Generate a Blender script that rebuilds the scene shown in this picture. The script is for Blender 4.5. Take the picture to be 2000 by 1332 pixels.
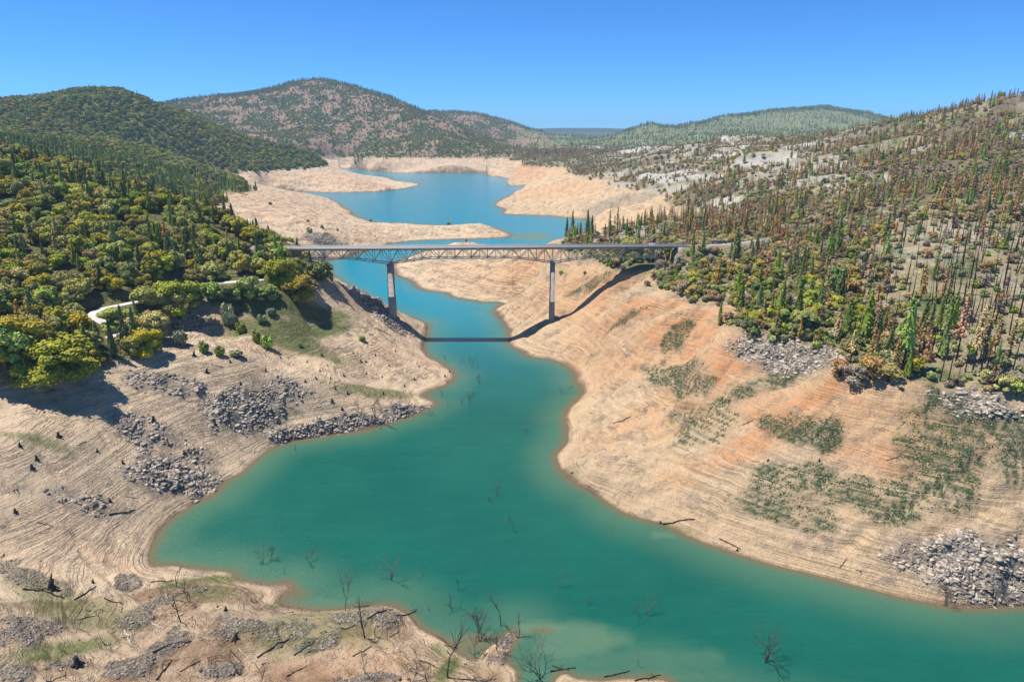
import bpy, math, random
import numpy as np

for _o in list(bpy.data.objects):
    bpy.data.objects.remove(_o)
SC = bpy.context.scene
COL = SC.collection
R = math.radians
rng = np.random.default_rng(11)
random.seed(11)

# ------------------------------------------------------------------ camera
H, PITCH, F = 152.0, R(16.9), 1333.0            # metres over the lake; pitch; focal length in photo pixels
cam = bpy.data.objects.new('camera', bpy.data.cameras.new('camera'))
COL.objects.link(cam)
cam.location = (0, 0, H)
cam.rotation_euler = (R(90) - PITCH, 0, 0)
cam.data.sensor_width = 36.0
cam.data.lens = 36.0 * F / 2000.0
cam.data.clip_start = 1.0
cam.data.clip_end = 60000
SC.camera = cam

# ------------------------------------------------------------------ sky and sun
SUN_EL, SUN_AZ = R(65), R(-82)                  # azimuth clockwise from +Y: from the left, a little ahead
w = bpy.data.worlds.new('World')
SC.world = w
w.use_nodes = True
wn = w.node_tree
sky = wn.nodes.new('ShaderNodeTexSky')
sky.sky_type = 'NISHITA'
sky.sun_disc = False
sky.sun_elevation = SUN_EL
sky.sun_rotation = SUN_AZ % (2 * math.pi)
sky.altitude = 2000
sky.air_density = 0.75
sky.dust_density = 0.0
sky.ozone_density = 6.0
bg = wn.nodes['Background']
bg.inputs['Strength'].default_value = 0.098
tint = wn.nodes.new('ShaderNodeMix'); tint.data_type = 'RGBA'; tint.blend_type = 'MULTIPLY'   # a clear, dry, deep-blue sky
tint.inputs[0].default_value = 1.0
tint.inputs[7].default_value = (0.36, 0.88, 1.30, 1)
wn.links.new(sky.outputs[0], tint.inputs[6])
wn.links.new(tint.outputs[2], bg.inputs[0])
sl = bpy.data.lights.new('sun', 'SUN')
sl.energy = 4.7
sl.angle = R(0.5)
sl.color = (1.0, 0.95, 0.87)
sun = bpy.data.objects.new('sun', sl)
COL.objects.link(sun)
sun.rotation_euler = (R(90) - SUN_EL, 0, -SUN_AZ + math.pi)
# the lamp shines along its -Z; its +Z must point at the sun
_sd = (math.sin(SUN_AZ) * math.cos(SUN_EL), math.cos(SUN_AZ) * math.cos(SUN_EL), math.sin(SUN_EL))
from mathutils import Vector
sun.rotation_euler = Vector(_sd).to_track_quat('Z', 'Y').to_euler()
SC.view_settings.view_transform = 'Standard'
SC.view_settings.look = 'None'
SC.view_settings.exposure = 0.5
SC.view_settings.gamma = 1.0
SC.cycles.max_bounces = 5
SC.cycles.diffuse_bounces = 2
SC.cycles.glossy_bounces = 2
SC.cycles.transmission_bounces = 1
SC.cycles.transparent_max_bounces = 4
SC.cycles.volume_bounces = 0

# ------------------------------------------------------------------ measuring helpers
CP_, SP_ = math.cos(PITCH), math.sin(PITCH)

def ray(u, v):
    x = (u - 1000.0) / F
    y = -(v - 666.0) / F
    return x, CP_ + y * SP_, y * CP_ - SP_

def at_z(u, v, z):
    dx, dy, dz = ray(u, v)
    t = (z - H) / dz
    return dx * t, dy * t, z

def at_y(u, v, Y):
    dx, dy, dz = ray(u, v)
    t = Y / dy
    return dx * t, Y, H + dz * t

def proj(x, y, z):
    zz = z - H
    dep = y * CP_ - zz * SP_
    up = y * SP_ + zz * CP_
    return 1000 + F * x / dep, 666 - F * up / dep, dep

def sstep(a, b, x):
    t = np.clip((x - a) / (b - a), 0, 1)
    return t * t * (3 - 2 * t)

def _h2(ix, iy, s):
    n = (ix.astype(np.int64) * 374761393 + iy.astype(np.int64) * 668265263 + s * 974634541) & 0xffffffff
    n = ((n ^ (n >> 13)) * 1274126177) & 0xffffffff
    return ((n ^ (n >> 16)) & 0xffff).astype(np.float64) / 65535.0

def vnoise(x, y, s=0):
    ix = np.floor(x); iy = np.floor(y)
    fx = x - ix; fy = y - iy
    fx = fx * fx * fx * (fx * (fx * 6 - 15) + 10); fy = fy * fy * fy * (fy * (fy * 6 - 15) + 10)
    ix = ix.astype(np.int64); iy = iy.astype(np.int64)
    a = _h2(ix, iy, s); b = _h2(ix + 1, iy, s); c = _h2(ix, iy + 1, s); d = _h2(ix + 1, iy + 1, s)
    return (a + (b - a) * fx) * (1 - fy) + (c + (d - c) * fx) * fy

def fbm(x, y, octv=4, s=0, ridged=False):
    o = 0.0; a = 0.5; tot = 0.0
    for k in range(octv):
        n = vnoise(x, y, s + k * 17)
        if ridged:
            n = 1 - np.abs(2 * n - 1)
        o = o + a * n; tot += a
        x, y = (x * 0.8 - y * 0.6) * 2.03 + 3.1, (x * 0.6 + y * 0.8) * 2.03 - 7.7
        a *= 0.5
    return o / tot

# ------------------------------------------------------------------ the lake outline, measured on the water plane
WATER = [(4200,1230),(3000,1200),(2300,1190),(2000,1183),(1940,1186),(1900,1189),(1850,1184),(1800,1174),(1760,1166),(1700,1150),(1620,1130),(1560,1115),(1500,1100),
(1450,1085),(1400,1068),(1352,1049),(1294,1022),(1255,1011),(1217,1000),(1177,972),(1127,945),(1100,923),(1093,905),(1089,888),(1109,866),
(1112,835),(1100,810),(1110,797),(1125,785),(1142,762),(1126,746),(1128,732),(1103,711),(1079,702),(1040,697),(1012,683),(994,670),
(999,644),(987,630),(975,618),(962,609),(968,602),(987,595),(983,592),(941,590),(888,580),(874,571),(835,568),(812,560),(807,550),(772,536),
(768,518),(790,506),(818,495),(850,485),(880,479),(910,476),(945,481),(975,489),(1000,497),(1035,492),(1072,482),(1103,470),(1150,452),
(1180,440),(1150,430),(1114,426),(1082,422),(1029,420),(980,418),(987,409),(962,400),(994,384),(1019,373),(1029,362),(1001,363),(987,360),
(1012,352),(973,346),(952,343),(948,338),(853,338),(800,338),(754,336),(712,333),(669,328),(659,330),(676,342),(715,345),(754,347),(772,354),
(793,356),(821,360),(800,367),(768,372),(747,374),(676,377),(641,377),(588,374),(532,373),(528,376),(560,382),(595,384),(615,386),(641,387),
(648,390),(655,395),(673,407),(690,416),(683,419),(708,428),(729,435),(782,437),(853,441),(900,441),(937,440),(969,447),(994,456),(1003,460),
(987,464),(923,467),(853,469),(800,472),(757,477),(758,482),(712,491),(669,504),(634,510),(645,535),(665,553),(700,575),(735,595),(775,612),
(818,627),(839,634),(833,648),(832,662),(828,679),(839,697),(867,715),(886,732),(874,750),(835,764),(821,773),(845,783),(848,788),(818,805),
(793,815),(761,824),(712,840),(655,847),(613,854),(571,861),(525,878),(496,899),(471,924),(440,936),(434,949),(411,970),(390,977),(369,991),
(340,1009),(315,1037),(301,1062),(291,1087),(300,1104),(340,1103),(400,1110),(440,1114),(470,1119),(466,1130),(500,1136),(530,1143),(560,1138),
(580,1146),(562,1158),(537,1165),(530,1172),(560,1183),(600,1191),(640,1192),(671,1190),(720,1183),(760,1181),(798,1200),(827,1229),(869,1246),
(895,1270),(915,1285),(935,1287),(947,1270),(976,1248),(997,1232),(1008,1232),(1012,1242),(990,1278),(992,1295),(1008,1305),(1013,1332),
(1020,1380),(1075,1380),(1082,1332),(1089,1318),(1103,1314),(1125,1325),(1180,1326),(1240,1322),(1300,1325),(1330,1345),(1500,1400),(1900,1500),(2300,1600),(4200,1700)]

CTRL = []                                        # ground survey: (azimuth, log distance, height)

def cp(x, y, z):
    CTRL.append((math.atan2(x, y), math.log(math.hypot(x, y)), z))

def cz(z, *pts):
    for u, v in pts:
        cp(*at_z(u, v, z))
        if u <= 20: x, y, _ = at_z(u, v, z); cp(x * 1.45, y, z)
        if u >= 1970: x, y, _ = at_z(u, v, z); cp(x * 1.45, y, z + 4)

def cy(*pts):
    for u, v, Y in pts:
        x, y, z = at_y(u, v, Y)
        cp(x, y, z)
        if u <= 20 or u >= 1970: cp(x * 1.45, y, z)

def back(dy, dz, *pts):                          # crests: a point on the crest and one down its far side
    for u, v, Y in pts:
        x, y, z = at_y(u, v, Y)
        cp(x, y, z)
        k = (y + dy) / y
        cp(x * k, y * k, z - dz)
        if u <= 20 or u >= 1970: cp(x * 1.45, y, z); cp(x * 1.45 * k, y * k, z - dz)

for u, v in WATER[2:-6]:
    cp(*at_z(u, v, 0))
for u, v in [(2000,1250),(1500,1200),(1000,1100),(700,1050),(500,1000),(900,850),(980,750),(900,650),(900,600),(720,540),(850,400),(760,360),(900,360),(1060,440),(720,420)]:
    x, y, z = at_z(u, v, 0); cp(x, y, -9)
for u, v in [(450,1080),(800,1150),(1080,1260),(1300,1270)]:
    x, y, z = at_z(u, v, 0); cp(x, y, -2.5)
FP = 52.0                                        # full-pool line: where the trees begin
cz(45, (0,752),(60,748),(106,741),(169,720),(226,705),(270,690),(314,671),(318,640))
cz(48, (330,626),(353,617))
cz(FP, (388,591),(440,589),(494,588),(564,580),(600,556),(635,542))
cz(FP, (1204,527),(1235,556),(1270,562),(1303,569),(1352,585),(1397,592),(1406,639),(1460,657),(1550,666),(1618,677),(1640,718),(1730,741),(1800,750),(1866,756),(2000,772))
# left bank
cy((480,700,352),(600,740,352),(700,775,354),(770,790,358),(400,690,346))
cy((500,610,414),(450,625,404),(500,640,400),(440,660,390),(560,700,384),(640,720,382),(700,745,384),(760,760,385),(700,650,440),(600,625,432),(760,690,432),(640,650,428),(380,650,372))
cy((700,600,500),(760,640,492),(800,650,500),(680,575,498),(735,588,512),(780,612,525),(815,628,540))
cz(37,(0,865)); cz(22,(0,1000)); cz(13,(0,1085)); cz(7,(150,1112)); 
cz(16,(0,1180)); cz(14,(0,1300)); cz(6,(150,1210)); cz(5,(300,1230)); cz(3.5,(600,1230),(740,1215)); cz(7,(480,1215)); cz(6,(450,1320)); cz(4,(750,1290),(880,1332)); cz(3,(330,1160),(450,1160)); cz(1.5,(960,1265)); cz(9,(200,1330))
# right bank
cz(30,(2000,940),(1700,880),(1500,820),(1350,700)); cz(40,(1560,740),(1820,830)); cz(15,(2000,1070),(1700,1010),(1450,930),(1300,850),(1220,760)); cz(10,(1180,900)); cz(40,(1280,640))
cy((1085,619,508),(1050,640,505),(1123,604,512),(1180,572,500),(1150,640,470),(1240,590,478),(1060,600,540))
cy((906,473,850),(874,480,840),(950,480,860),(900,520,740),(1000,530,690),(1050,560,640),(1150,515,620),(1072,479,690),(1103,467,640),(1033,490,770),(1000,497,860),(950,560,670))
cy((1120,466,620),(1160,470,600),(1200,478,570),(1300,486,530),(1340,489,508),(1400,490,508),(1460,484,515),(1530,480,530))
for x, y, z in [(110,800,30),(150,900,8),(230,800,50)]: cp(x, y, z)
# right hill
cy((2000,600,330),(2000,500,420),(2000,400,560),(2000,320,780),(1700,560,390),(1700,460,520),(1700,385,720),(1700,325,950),(1700,288,1250),(1850,480,450),(1850,380,620),(1850,300,900),(2000,680,275),(1800,680,300),(1600,620,350))
cy((1500,530,450),(1500,445,620),(1500,385,850),(1500,328,1150),(1500,298,1500),(1500,282,1800),(1300,475,580),(1300,430,750),(1400,365,1000),(1350,335,1300),(1300,305,1750),(1300,292,2200),(1420,330,1200),(1200,330,1950),(1200,310,2300),(1150,326,2000))
back(600, 70, (2000,200,1150),(1950,207,1200),(1900,214,1250),(1850,227,1300),(1800,240,1400),(1740,252,1550),(1650,264,1750),(1550,272,2000),(1450,280,2200),(1350,288,2400))
# right middle bank
cz(FP, (1199,329),(1181,362),(1221,352),(1330,382)); cz(12,(1080,405),(1050,385)); cz(28,(1120,380),(1180,400)); cy((1022,321,2350),(1050,330,2200),(1117,328,2050),(1080,345,1850),(1140,350,1650),(1060,400,1420))
cy((1180,410,1150),(1250,400,1120))
# middle left
cy((937,437,1150),(870,448,1110),(800,452,1060),(487,373,1250),(395,381,1180),(440,376,1230),(609,381,1650),(640,388,1600),(560,450,900),(600,420,1050),(500,405,1050),(640,460,900),(700,460,970),(560,492,770),(640,485,820),(480,430,950),(700,440,1150))
cy((380,372,1180),(440,372,1240)) ; cz(FP-2,(420,379))
cz(FP, (635,324),(582,330),(494,336),(440,338),(388,338),(360,339)); cy((600,346,2000),(660,345,2010),(700,352,1960),(540,355,1930),(480,352,1900),(420,355,1880),(760,358,1920))
cz(FP, (627,308),(700,308),(747,310),(853,312),(940,313),(994,313),(1020,316))
# near left hill
cy((0,600,335),(0,460,430),(0,370,520),(150,560,380),(150,450,470),(300,510,440),(400,525,452),(480,505,480),(560,520,480),(200,610,362),(250,600,372),(0,690,290),(300,580,385),(330,562,415),(420,553,432),(525,547,445))
for x in (-185,-200): cp(x, 508, 69.0)
back(280, 40, (0,302,600),(100,332,600),(200,364,580),(300,388,560),(400,421,545),(480,458,525))
cy((300,342,1150),(150,305,1200),(0,285,1150),(230,330,1100))
# big left hill
back(420, 90, (0,208,1950),(80,195,2000),(140,178,2080),(190,173,2100),(245,180,2120),(290,207,2150),(350,225,2180),(420,252,2220),(480,274,2250),(560,292,2280),(610,309,2290))
cy((60,255,1600),(190,235,1820),(190,285,1480),(320,265,1920),(320,305,1600),(450,292,2020),(450,318,1930),(550,316,2100))
# mountain and far country
back(700, 120, (330,214,4300),(380,199,4250),(430,190,4250),(480,182,4200),(540,174,4200),(580,164,4200),(620,160,4200),(660,164,4200),(700,177,4150),(760,194,4100),(800,210,4050),(850,228,3900),(900,247,3750),(950,272,3500),(985,291,3300))
cy((500,255,3500),(620,225,3720),(620,275,3300),(700,293,3080),(780,255,3500),(850,284,3150),(540,280,3150))
back(800, 120, (850,220,5300),(930,224,5300),(1000,243,5200),(1045,263,5100))
back(600, 30, (1060,268,5600),(1110,264,6000),(1160,270,5500),(1200,272,5000))
cy((1000,302,3050),(1100,303,2700),(1100,288,3500),(1150,282,4000),(1000,288,3500),(960,300,3050))
back(900, 140, (1215,264,4600),(1265,244,4600),(1310,253,4600),(1340,248,5000),(1400,234,5100),(1450,228,5200),(1520,220,5200),(1610,213,5200),(1690,222,5200),(1740,239,5000),(1850,262,4500))
cy((1300,272,4000),(1500,255,4300),(1600,250,4300),(1450,268,3500))
for u in range(-700, 2800, 250):
    x, y, z = at_y(u, 261, 14500); cp(x, y, z - 5)
    x, y, z = at_y(u, 275, 8500); cp(x, y, z)
for u in (1080, 1130, 1180): x, y, z = at_y(u, 253, 12500); cp(x, y, z)
for a in range(-54, 60, 12): cp(70 * math.sin(R(a)), 70 * math.cos(R(a)), 5 if a < 5 else -3)

# ------------------------------------------------------------------ solve the ground
NA, NL = 1240, 960
AZ0, AZ1, L0, L1 = R(-54), R(54), math.log(70), math.log(15500)
K = 4
ca = np.linspace(AZ0, AZ1, NA // K + 1); cl = np.linspace(L0, L1, NL // K + 1)
CA, CL = np.meshgrid(ca, cl)
pts = np.array(CTRL)
_, ui = np.unique(np.round(pts[:, :2] * 400).astype(int), axis=0, return_index=True)
pts = pts[ui]
def phi(d2): return np.sqrt(d2 + 0.012 ** 2)
A_ = phi((pts[:, None, 0] - pts[None, :, 0]) ** 2 + (pts[:, None, 1] - pts[None, :, 1]) ** 2)
n_ = len(pts)
M_ = np.zeros((n_ + 3, n_ + 3)); M_[:n_, :n_] = A_ - np.eye(n_) * 0.002
M_[:n_, n_] = 1; M_[:n_, n_ + 1:] = pts[:, :2]; M_[n_, :n_] = 1; M_[n_ + 1:, :n_] = pts[:, :2].T
wts = np.linalg.solve(M_, np.concatenate([pts[:, 2], np.zeros(3)]))
zc = np.empty(CA.size)
fa, fl = CA.ravel(), CL.ravel()
for i in range(0, fa.size, 8000):
    a, l = fa[i:i + 8000, None], fl[i:i + 8000, None]
    zc[i:i + 8000] = phi((a - pts[None, :, 0]) ** 2 + (l - pts[None, :, 1]) ** 2) @ wts[:n_] + wts[n_] + fa[i:i + 8000] * wts[n_ + 1] + fl[i:i + 8000] * wts[n_ + 2]
zc = zc.reshape(CA.shape)

# signed distance to the shore, in the same log-polar space (times distance = metres)
wp = []
for i, (u, v) in enumerate(WATER):
    u2, v2 = WATER[(i + 1) % len(WATER)]
    x1, y1, _ = at_z(u, v, 0); x2, y2, _ = at_z(u2, v2, 0)
    for t in (0.0, 0.5):
        x, y = x1 + (x2 - x1) * t, y1 + (y2 - y1) * t
        wp.append((math.atan2(x, y), math.log(math.hypot(x, y))))
wp = np.array(wp)
wp = np.stack([0.75 * wp + 0.25 * np.roll(wp, -1, 0), 0.25 * wp + 0.75 * np.roll(wp, -1, 0)], 1).reshape(-1, 2)
wq = np.roll(wp, -1, 0)
def lake_sd(a, l):
    out = np.empty(a.size)
    for i in range(0, a.size, 6000):
        pa, pl = a[i:i + 6000, None], l[i:i + 6000, None]
        ex, ey = (wq - wp)[None, :, 0], (wq - wp)[None, :, 1]
        rx, ry = pa - wp[None, :, 0], pl - wp[None, :, 1]
        t = np.clip((rx * ex + ry * ey) / (ex * ex + ey * ey + 1e-18), 0, 1)
        d = np.sqrt(((rx - t * ex) ** 2 + (ry - t * ey) ** 2).min(1))
        c = ((wp[None, :, 1] > pl) != (wq[None, :, 1] > pl)) & (pa < (wq - wp)[None, :, 0] * (pl - wp[None, :, 1]) / ((wq - wp)[None, :, 1] + 1e-18) + wp[None, :, 0])
        ins = c.sum(1) % 2 == 1
        out[i:i + 6000] = np.where(ins, -d, d)
    return out
sc_ = lake_sd(fa, fl).reshape(CA.shape)

va = np.linspace(AZ0, AZ1, NA + 1); vl = np.linspace(L0, L1, NL + 1)
def up(c):
    xi = np.linspace(0, c.shape[1] - 1, NA + 1); yi = np.linspace(0, c.shape[0] - 1, NL + 1)
    x0 = np.minimum(xi.astype(int), c.shape[1] - 2); y0 = np.minimum(yi.astype(int), c.shape[0] - 2)
    def cub(arr, i0, t, ax):
        im = np.clip(i0 - 1, 0, None); i2 = np.clip(i0 + 2, None, arr.shape[ax] - 1)
        p0, p1, p2, p3 = (np.take(arr, k, ax) for k in (im, i0, i0 + 1, i2))
        t = t[None, :] if ax == 1 else t[:, None]
        return p1 + 0.5 * t * (p2 - p0 + t * (2 * p0 - 5 * p1 + 4 * p2 - p3 + t * (3 * (p1 - p2) + p3 - p0)))
    r = cub(c, x0, xi - x0, 1)
    return cub(r, y0, yi - y0, 0)
VA, VL = np.meshgrid(va, vl)
VD = np.exp(VL)
X = VD * np.sin(VA); Y = VD * np.cos(VA)
Z = up(zc)
S = up(sc_) * VD
S = S + (fbm(X / 9, Y / 9, 3, 5) - 0.5) * np.minimum(3.0, VD / 150) + (fbm(X / 60, Y / 60, 2, 9) - 0.5) * np.minimum(8, VD / 130)

# marked patches of the ground: measured ellipses laid on the ground
def ground_hit(u, v, zf=None):
    dx, dy, dz = ray(u, v)
    a = math.atan2(dx, dy); m = dz / math.hypot(dx, dy)
    j = (a - AZ0) / (AZ1 - AZ0) * NA
    j0 = int(min(max(j, 0), NA - 1)); t = j - j0
    col = Z[:, j0] * (1 - t) + Z[:, j0 + 1] * t
    col = np.maximum(col, 0.0)
    d = np.exp(vl)
    f = (H + d * m) - col
    k = np.nonzero(f <= 0)[0]
    k = k[0] if len(k) else len(d) - 1
    if k > 0:
        q = f[k - 1] / (f[k - 1] - f[k] + 1e-12); dd = d[k - 1] + (d[k] - d[k - 1]) * q
    else:
        dd = d[0]
    return dd * math.sin(a), dd * math.cos(a), H + dd * m, dd

def zat(x, y, arr=None):
    arr = Z if arr is None else arr
    j = (np.arctan2(x, y) - AZ0) / (AZ1 - AZ0) * NA
    i = (np.log(np.hypot(x, y)) - L0) / (L1 - L0) * NL
    j0 = np.clip(np.floor(j).astype(int), 0, NA - 1); i0 = np.clip(np.floor(i).astype(int), 0, NL - 1)
    tj = np.clip(j - j0, 0, 1); ti = np.clip(i - i0, 0, 1)
    return (arr[i0, j0] * (1 - tj) + arr[i0, j0 + 1] * tj) * (1 - ti) + (arr[i0 + 1, j0] * (1 - tj) + arr[i0 + 1, j0 + 1] * tj) * ti

land = S > 0
Z = np.where(land, np.maximum(Z, np.minimum(0.10 * S, 1.5)), np.minimum(Z, -np.minimum(0.12 * -S, 3.0)))
UU, VV, DEP = proj(X, Y, Z)

# hill relief: folds and gullies
hi = sstep(54, 75, Z)
amp = np.clip((VD - 500) / 1800, 0, 1) * 34 + 2.0
fold = fbm(X / 260 + 1.7, Y / 260, 4, 21, True) - 0.55
Z = Z + hi * land * amp * fold * np.where(VD > 6000, 0.3, 1)
bald_zone = sstep(650, 900, Y) * (1 - sstep(2200, 2800, Y)) * sstep(150, 400, X) * sstep(52, 62, Z)
bald = fbm(X / 110, Y / 55 + X / 200, 3, 31)
Z = Z + bald_zone * (bald - 0.45) * 34
Z = Z + hi * land * (VD < 900) * (fbm(X / 38, Y / 38, 3, 33) - 0.5) * 4
bank = land * (1 - sstep(50, 60, Z)) * sstep(1, 14, S)
_c, _s = math.cos(R(-32)), math.sin(R(-32))
gl_l = fbm((X * _c + Y * _s) / 46, (-X * _s + Y * _c) / 13, 4, 41, True)
gl_r = fbm((X * .96 + Y * .28) / 60 + fbm(X / 40, Y / 40, 2, 44) * .5, (-X * .28 + Y * .96) / 14, 4, 43, True)
gl = np.where(X > 0, gl_r, gl_l) * .75 + fbm(X / 24, Y / 24, 3, 45, True) * .25
Z = Z - bank * (sstep(.55, .95, gl) - .3) * np.clip(VD / 220, 1, 3.5) * np.where(X > 0, 2.3, 1.3) * sstep(2, 20, S)
Z = Z + bank * (fbm(X / 5, Y / 5, 3, 47) - .5) * .9 * (VD < 900)
# strandlines: every lowering of the lake cut a small step
for stp, am in ((1.6, 0.30), (0.8, 0.22)):
    ph = Z / stp + (fbm(X / 120, Y / 120, 2, 55) - 0.5) * 1.0
    Z = Z + bank * am * stp / (2 * math.pi) * np.sin(2 * math.pi * ph) * 1.6 * (VD < 1500) * np.where(X > 0, .27, .75) * sstep(0.15, 0.5, fbm(X / 40, Y / 40, 2, 58))

ELL = {'orange': [], 'rock': [], 'plants': [], 'grass': [], 'white': [], 'gravel': [], 'weed': []}
def patch(kind, u, v, ru, rv, rot=0, k=1.0):
    x0, y0, z0, d0 = ground_hit(u, v)
    c, s = math.cos(R(rot)), math.sin(R(rot))
    ax = []
    for du, dv in ((ru * c, ru * s), (-rv * s, rv * c)):
        x1, y1, _, _ = ground_hit(u + du, v + dv); x2, y2, _, _ = ground_hit(u - du, v - dv)
        p = (x1 - x0, y1 - y0) if math.hypot(x1 - x0, y1 - y0) < math.hypot(x2 - x0, y2 - y0) else (x0 - x2, y0 - y2)
        ax.append(p)
    la, lb = math.hypot(*ax[0]), math.hypot(*ax[1])
    if lb > 3 * la: ax[1] = (ax[1][0] * 3 * la / lb, ax[1][1] * 3 * la / lb)
    ELL[kind].append((x0, y0, ax[0], ax[1], k))

for a in [(1480,860,150,28,-28),(1560,790,110,22,-22),(1330,640,90,26,-28),(1430,700,70,45,-35),(1250,600,90,22,-28),(1720,890,90,40,15,.7),(1650,800,160,35,5,.6),(1200,545,90,20,-25,.8),
          (890,520,50,22,0,.9),(905,478,40,7,0,.9),(1020,530,90,25,-10,.6),(1130,600,80,30,-30,.6),(1400,640,90,30,-30,.8),(1150,680,60,40,-40,.45),(1830,850,120,60,10,.5),(1300,800,120,40,-30,.4),(1600,780,200,60,0,.5),(1400,720,140,60,-35,.5),(1230,680,80,50,-35,.5),(850,326,110,7,0,.5),(1080,375,70,14,-5,.5),(560,415,90,16,5,.5),(700,455,90,12,0,.35),(560,352,70,9,0,.5),(1020,345,50,8,0,.5),(950,545,120,30,0,.45),(590,660,90,22,10,.5),(520,680,80,14,8,.6),(530,625,70,8,5,.8),(700,350,80,14,4,1),(640,385,45,9,0,1),(440,385,60,9,0,.9),(1030,325,50,10,0,1),(1060,345,60,10,0,.6),
          (1180,330,40,5,0,.9),(600,395,80,14,10,.5),(190,1080,90,28,30,.6),(560,1185,40,10,0,.9),(430,1245,60,30,40,.9),(600,1310,90,25,0,.9),(700,1290,120,30,0,.5),(40,1110,90,30,15,.55),(730,320,90,6,0,.5),(800,700,70,20,10,.4),(1100,560,90,40,-20,.5)]:
    patch('orange', *a)
for a in [(465,800,85,48,0),(340,925,95,52,15),(640,838,110,18,-8),(800,805,60,14,-15),(720,585,70,14,38),(770,625,60,12,36),(1560,705,110,35,18),(1910,1115,170,75,15),(1800,1090,80,45,10,.7),(640,468,50,16,25),(620,505,60,10,0),(280,840,90,35,20,.5),(330,750,90,25,10,.6),(1920,790,90,25,10,.8),(150,980,90,30,20,.4),(560,760,60,22,10,.5),(370,630,50,18,20,.5),(1220,390,70,12,-8,.5)]:
    patch('rock', *a)
for a in [(1562,838,72,30,8),(1322,728,58,26,10),(1850,860,90,85,20,.9),(1985,880,60,90,0,.8),(1640,960,190,42,14,.8),(1560,1000,150,30,16,.6),(1330,650,40,14,-45),(1140,562,45,7,-25,.9),(1230,618,40,6,-28,.9),(1490,750,90,14,-22,.8),(1380,830,70,40,0,.4),(1800,960,90,50,10,.6)]:
    patch('plants', *a)
for a in [(520,600,90,18,0),(620,645,60,14,0),(540,650,130,24,6),(600,610,70,16,4),(60,855,70,16,18,.8),(740,765,90,9,8,.8),(420,1132,50,9,0,.9),(130,1180,160,40,20,.6),(130,1270,130,22,-8,.9),(880,1300,40,18,-50,1),(350,1140,60,14,-5,.8),(600,1225,160,40,-10,.5),(400,1160,90,20,0,.6),(700,1240,60,20,0,.4),(1250,1018,90,7,12,.6),(1110,930,14,20,0,.5),(560,1180,60,10,0,.6),(860,1270,26,14,20,.6)]:
    patch('grass', *a)
for a in [(280,1205,60,26,-25),(330,1260,60,22,-20),(480,1225,110,26,6),(250,1140,30,18,0),(240,1310,50,20,0),(55,1240,70,34,0),(720,1205,70,12,-5),(960,1285,36,16,0),(990,1250,26,9,-45),(740,1325,60,8,0),(30,1320,60,26,0),(150,1300,60,18,0),(620,1255,50,14,-20),(60,1130,100,30,12,.8),(340,1165,70,14,-20),(440,1310,50,14,0)]:
    patch('gravel', *a)
for a in [(1154,292,30,5,-5),(1248,292,32,6,-5),(1415,270,48,10,-5),(1424,302,38,5,-8),(1500,318,62,14,-4),(1527,336,40,7,-3),(1631,326,48,9,-6),(1374,346,40,7,-3),(1302,350,34,8,-4),(1343,339,36,7,-3),(1270,345,36,6,0),(1568,282,40,6,-5),(1716,323,9,12,0),(1730,350,8,30,12),(1990,265,26,9,0),(1410,397,36,10,-5),(1850,462,110,26,0,.32),(1790,500,90,24,0,.3),(1180,365,50,14,-5,.7),(1270,380,60,10,-5,.8),(1120,400,90,14,-8,.7),(1360,420,60,14,-5,.5),(1240,455,90,14,-15,.5),(1600,350,60,10,-8,.6),(1800,290,60,8,-10,.5),(1200,345,60,7,0,.5)]:
    patch('white', *a)

def mask(kind, soft=0.5):
    m = np.zeros_like(X)
    nz = (fbm(X / 14, Y / 14, 4, 71) - 0.5) * 1.0 + (fbm(X / np.clip(VD / 14, 3, 400), Y / np.clip(VD / 14, 3, 400) , 3, 73) - 0.5) * 0.9
    nz2 = (fbm(X / 5, Y / 5, 4, 77) - .42) * 1.9
    for x0, y0, a, b, k in ELL[kind]:
        det = a[0] * b[1] - a[1] * b[0]
        if abs(det) < 1e-6: continue
        p = ((X - x0) * b[1] - (Y - y0) * b[0]) / det
        q = (-(X - x0) * a[1] + (Y - y0) * a[0]) / det
        r = np.sqrt(p * p + q * q) + (nz2 if kind == 'gravel' else 0)
        m = np.maximum(m, k * (1 - sstep(1 - soft, 1 + soft, r + nz * 1.05)))
    return m
MK = {k: mask(k, dict(orange=.6, plants=.28, gravel=.3).get(k, .4)) for k in ('orange', 'rock', 'plants', 'grass', 'white', 'gravel')}
MK['white'] = np.maximum(MK['white'], bald_zone * sstep(.54, .66, bald + (fbm(X / 14, Y / 14, 3, 35) - .5) * .2) * .5 * (1 - sstep(1640, 1740, UU)))
rk = MK['rock'] * land
rs = np.clip(VD / 300, 1, 4)
Z = Z + rk * ((fbm(X / 9, Y / 9, 4, 81, True) - 0.45) * 8.0) * sstep(0, 4, S) + MK['gravel'] * 0.9 * land * sstep(0, 5, S)
nearF = land * (VD < 215) * (X < 40) * (Y > 60) * sstep(0.5, 6, S)
Z = Z + nearF * (fbm(X / 16, Y / 16, 4, 91) - 0.45) * 3.2
FPM = FP - 7 * (1 - sstep(340, 430, Y)) * (X < 0)
forest = sstep(FPM - 2, FPM + 3, Z + (fbm(X / 12, Y / 12, 3, 95) - 0.5) * 5) * land
Z = np.where(land, np.maximum(Z, np.minimum(0.10 * S, 0.5)), Z)

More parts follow.
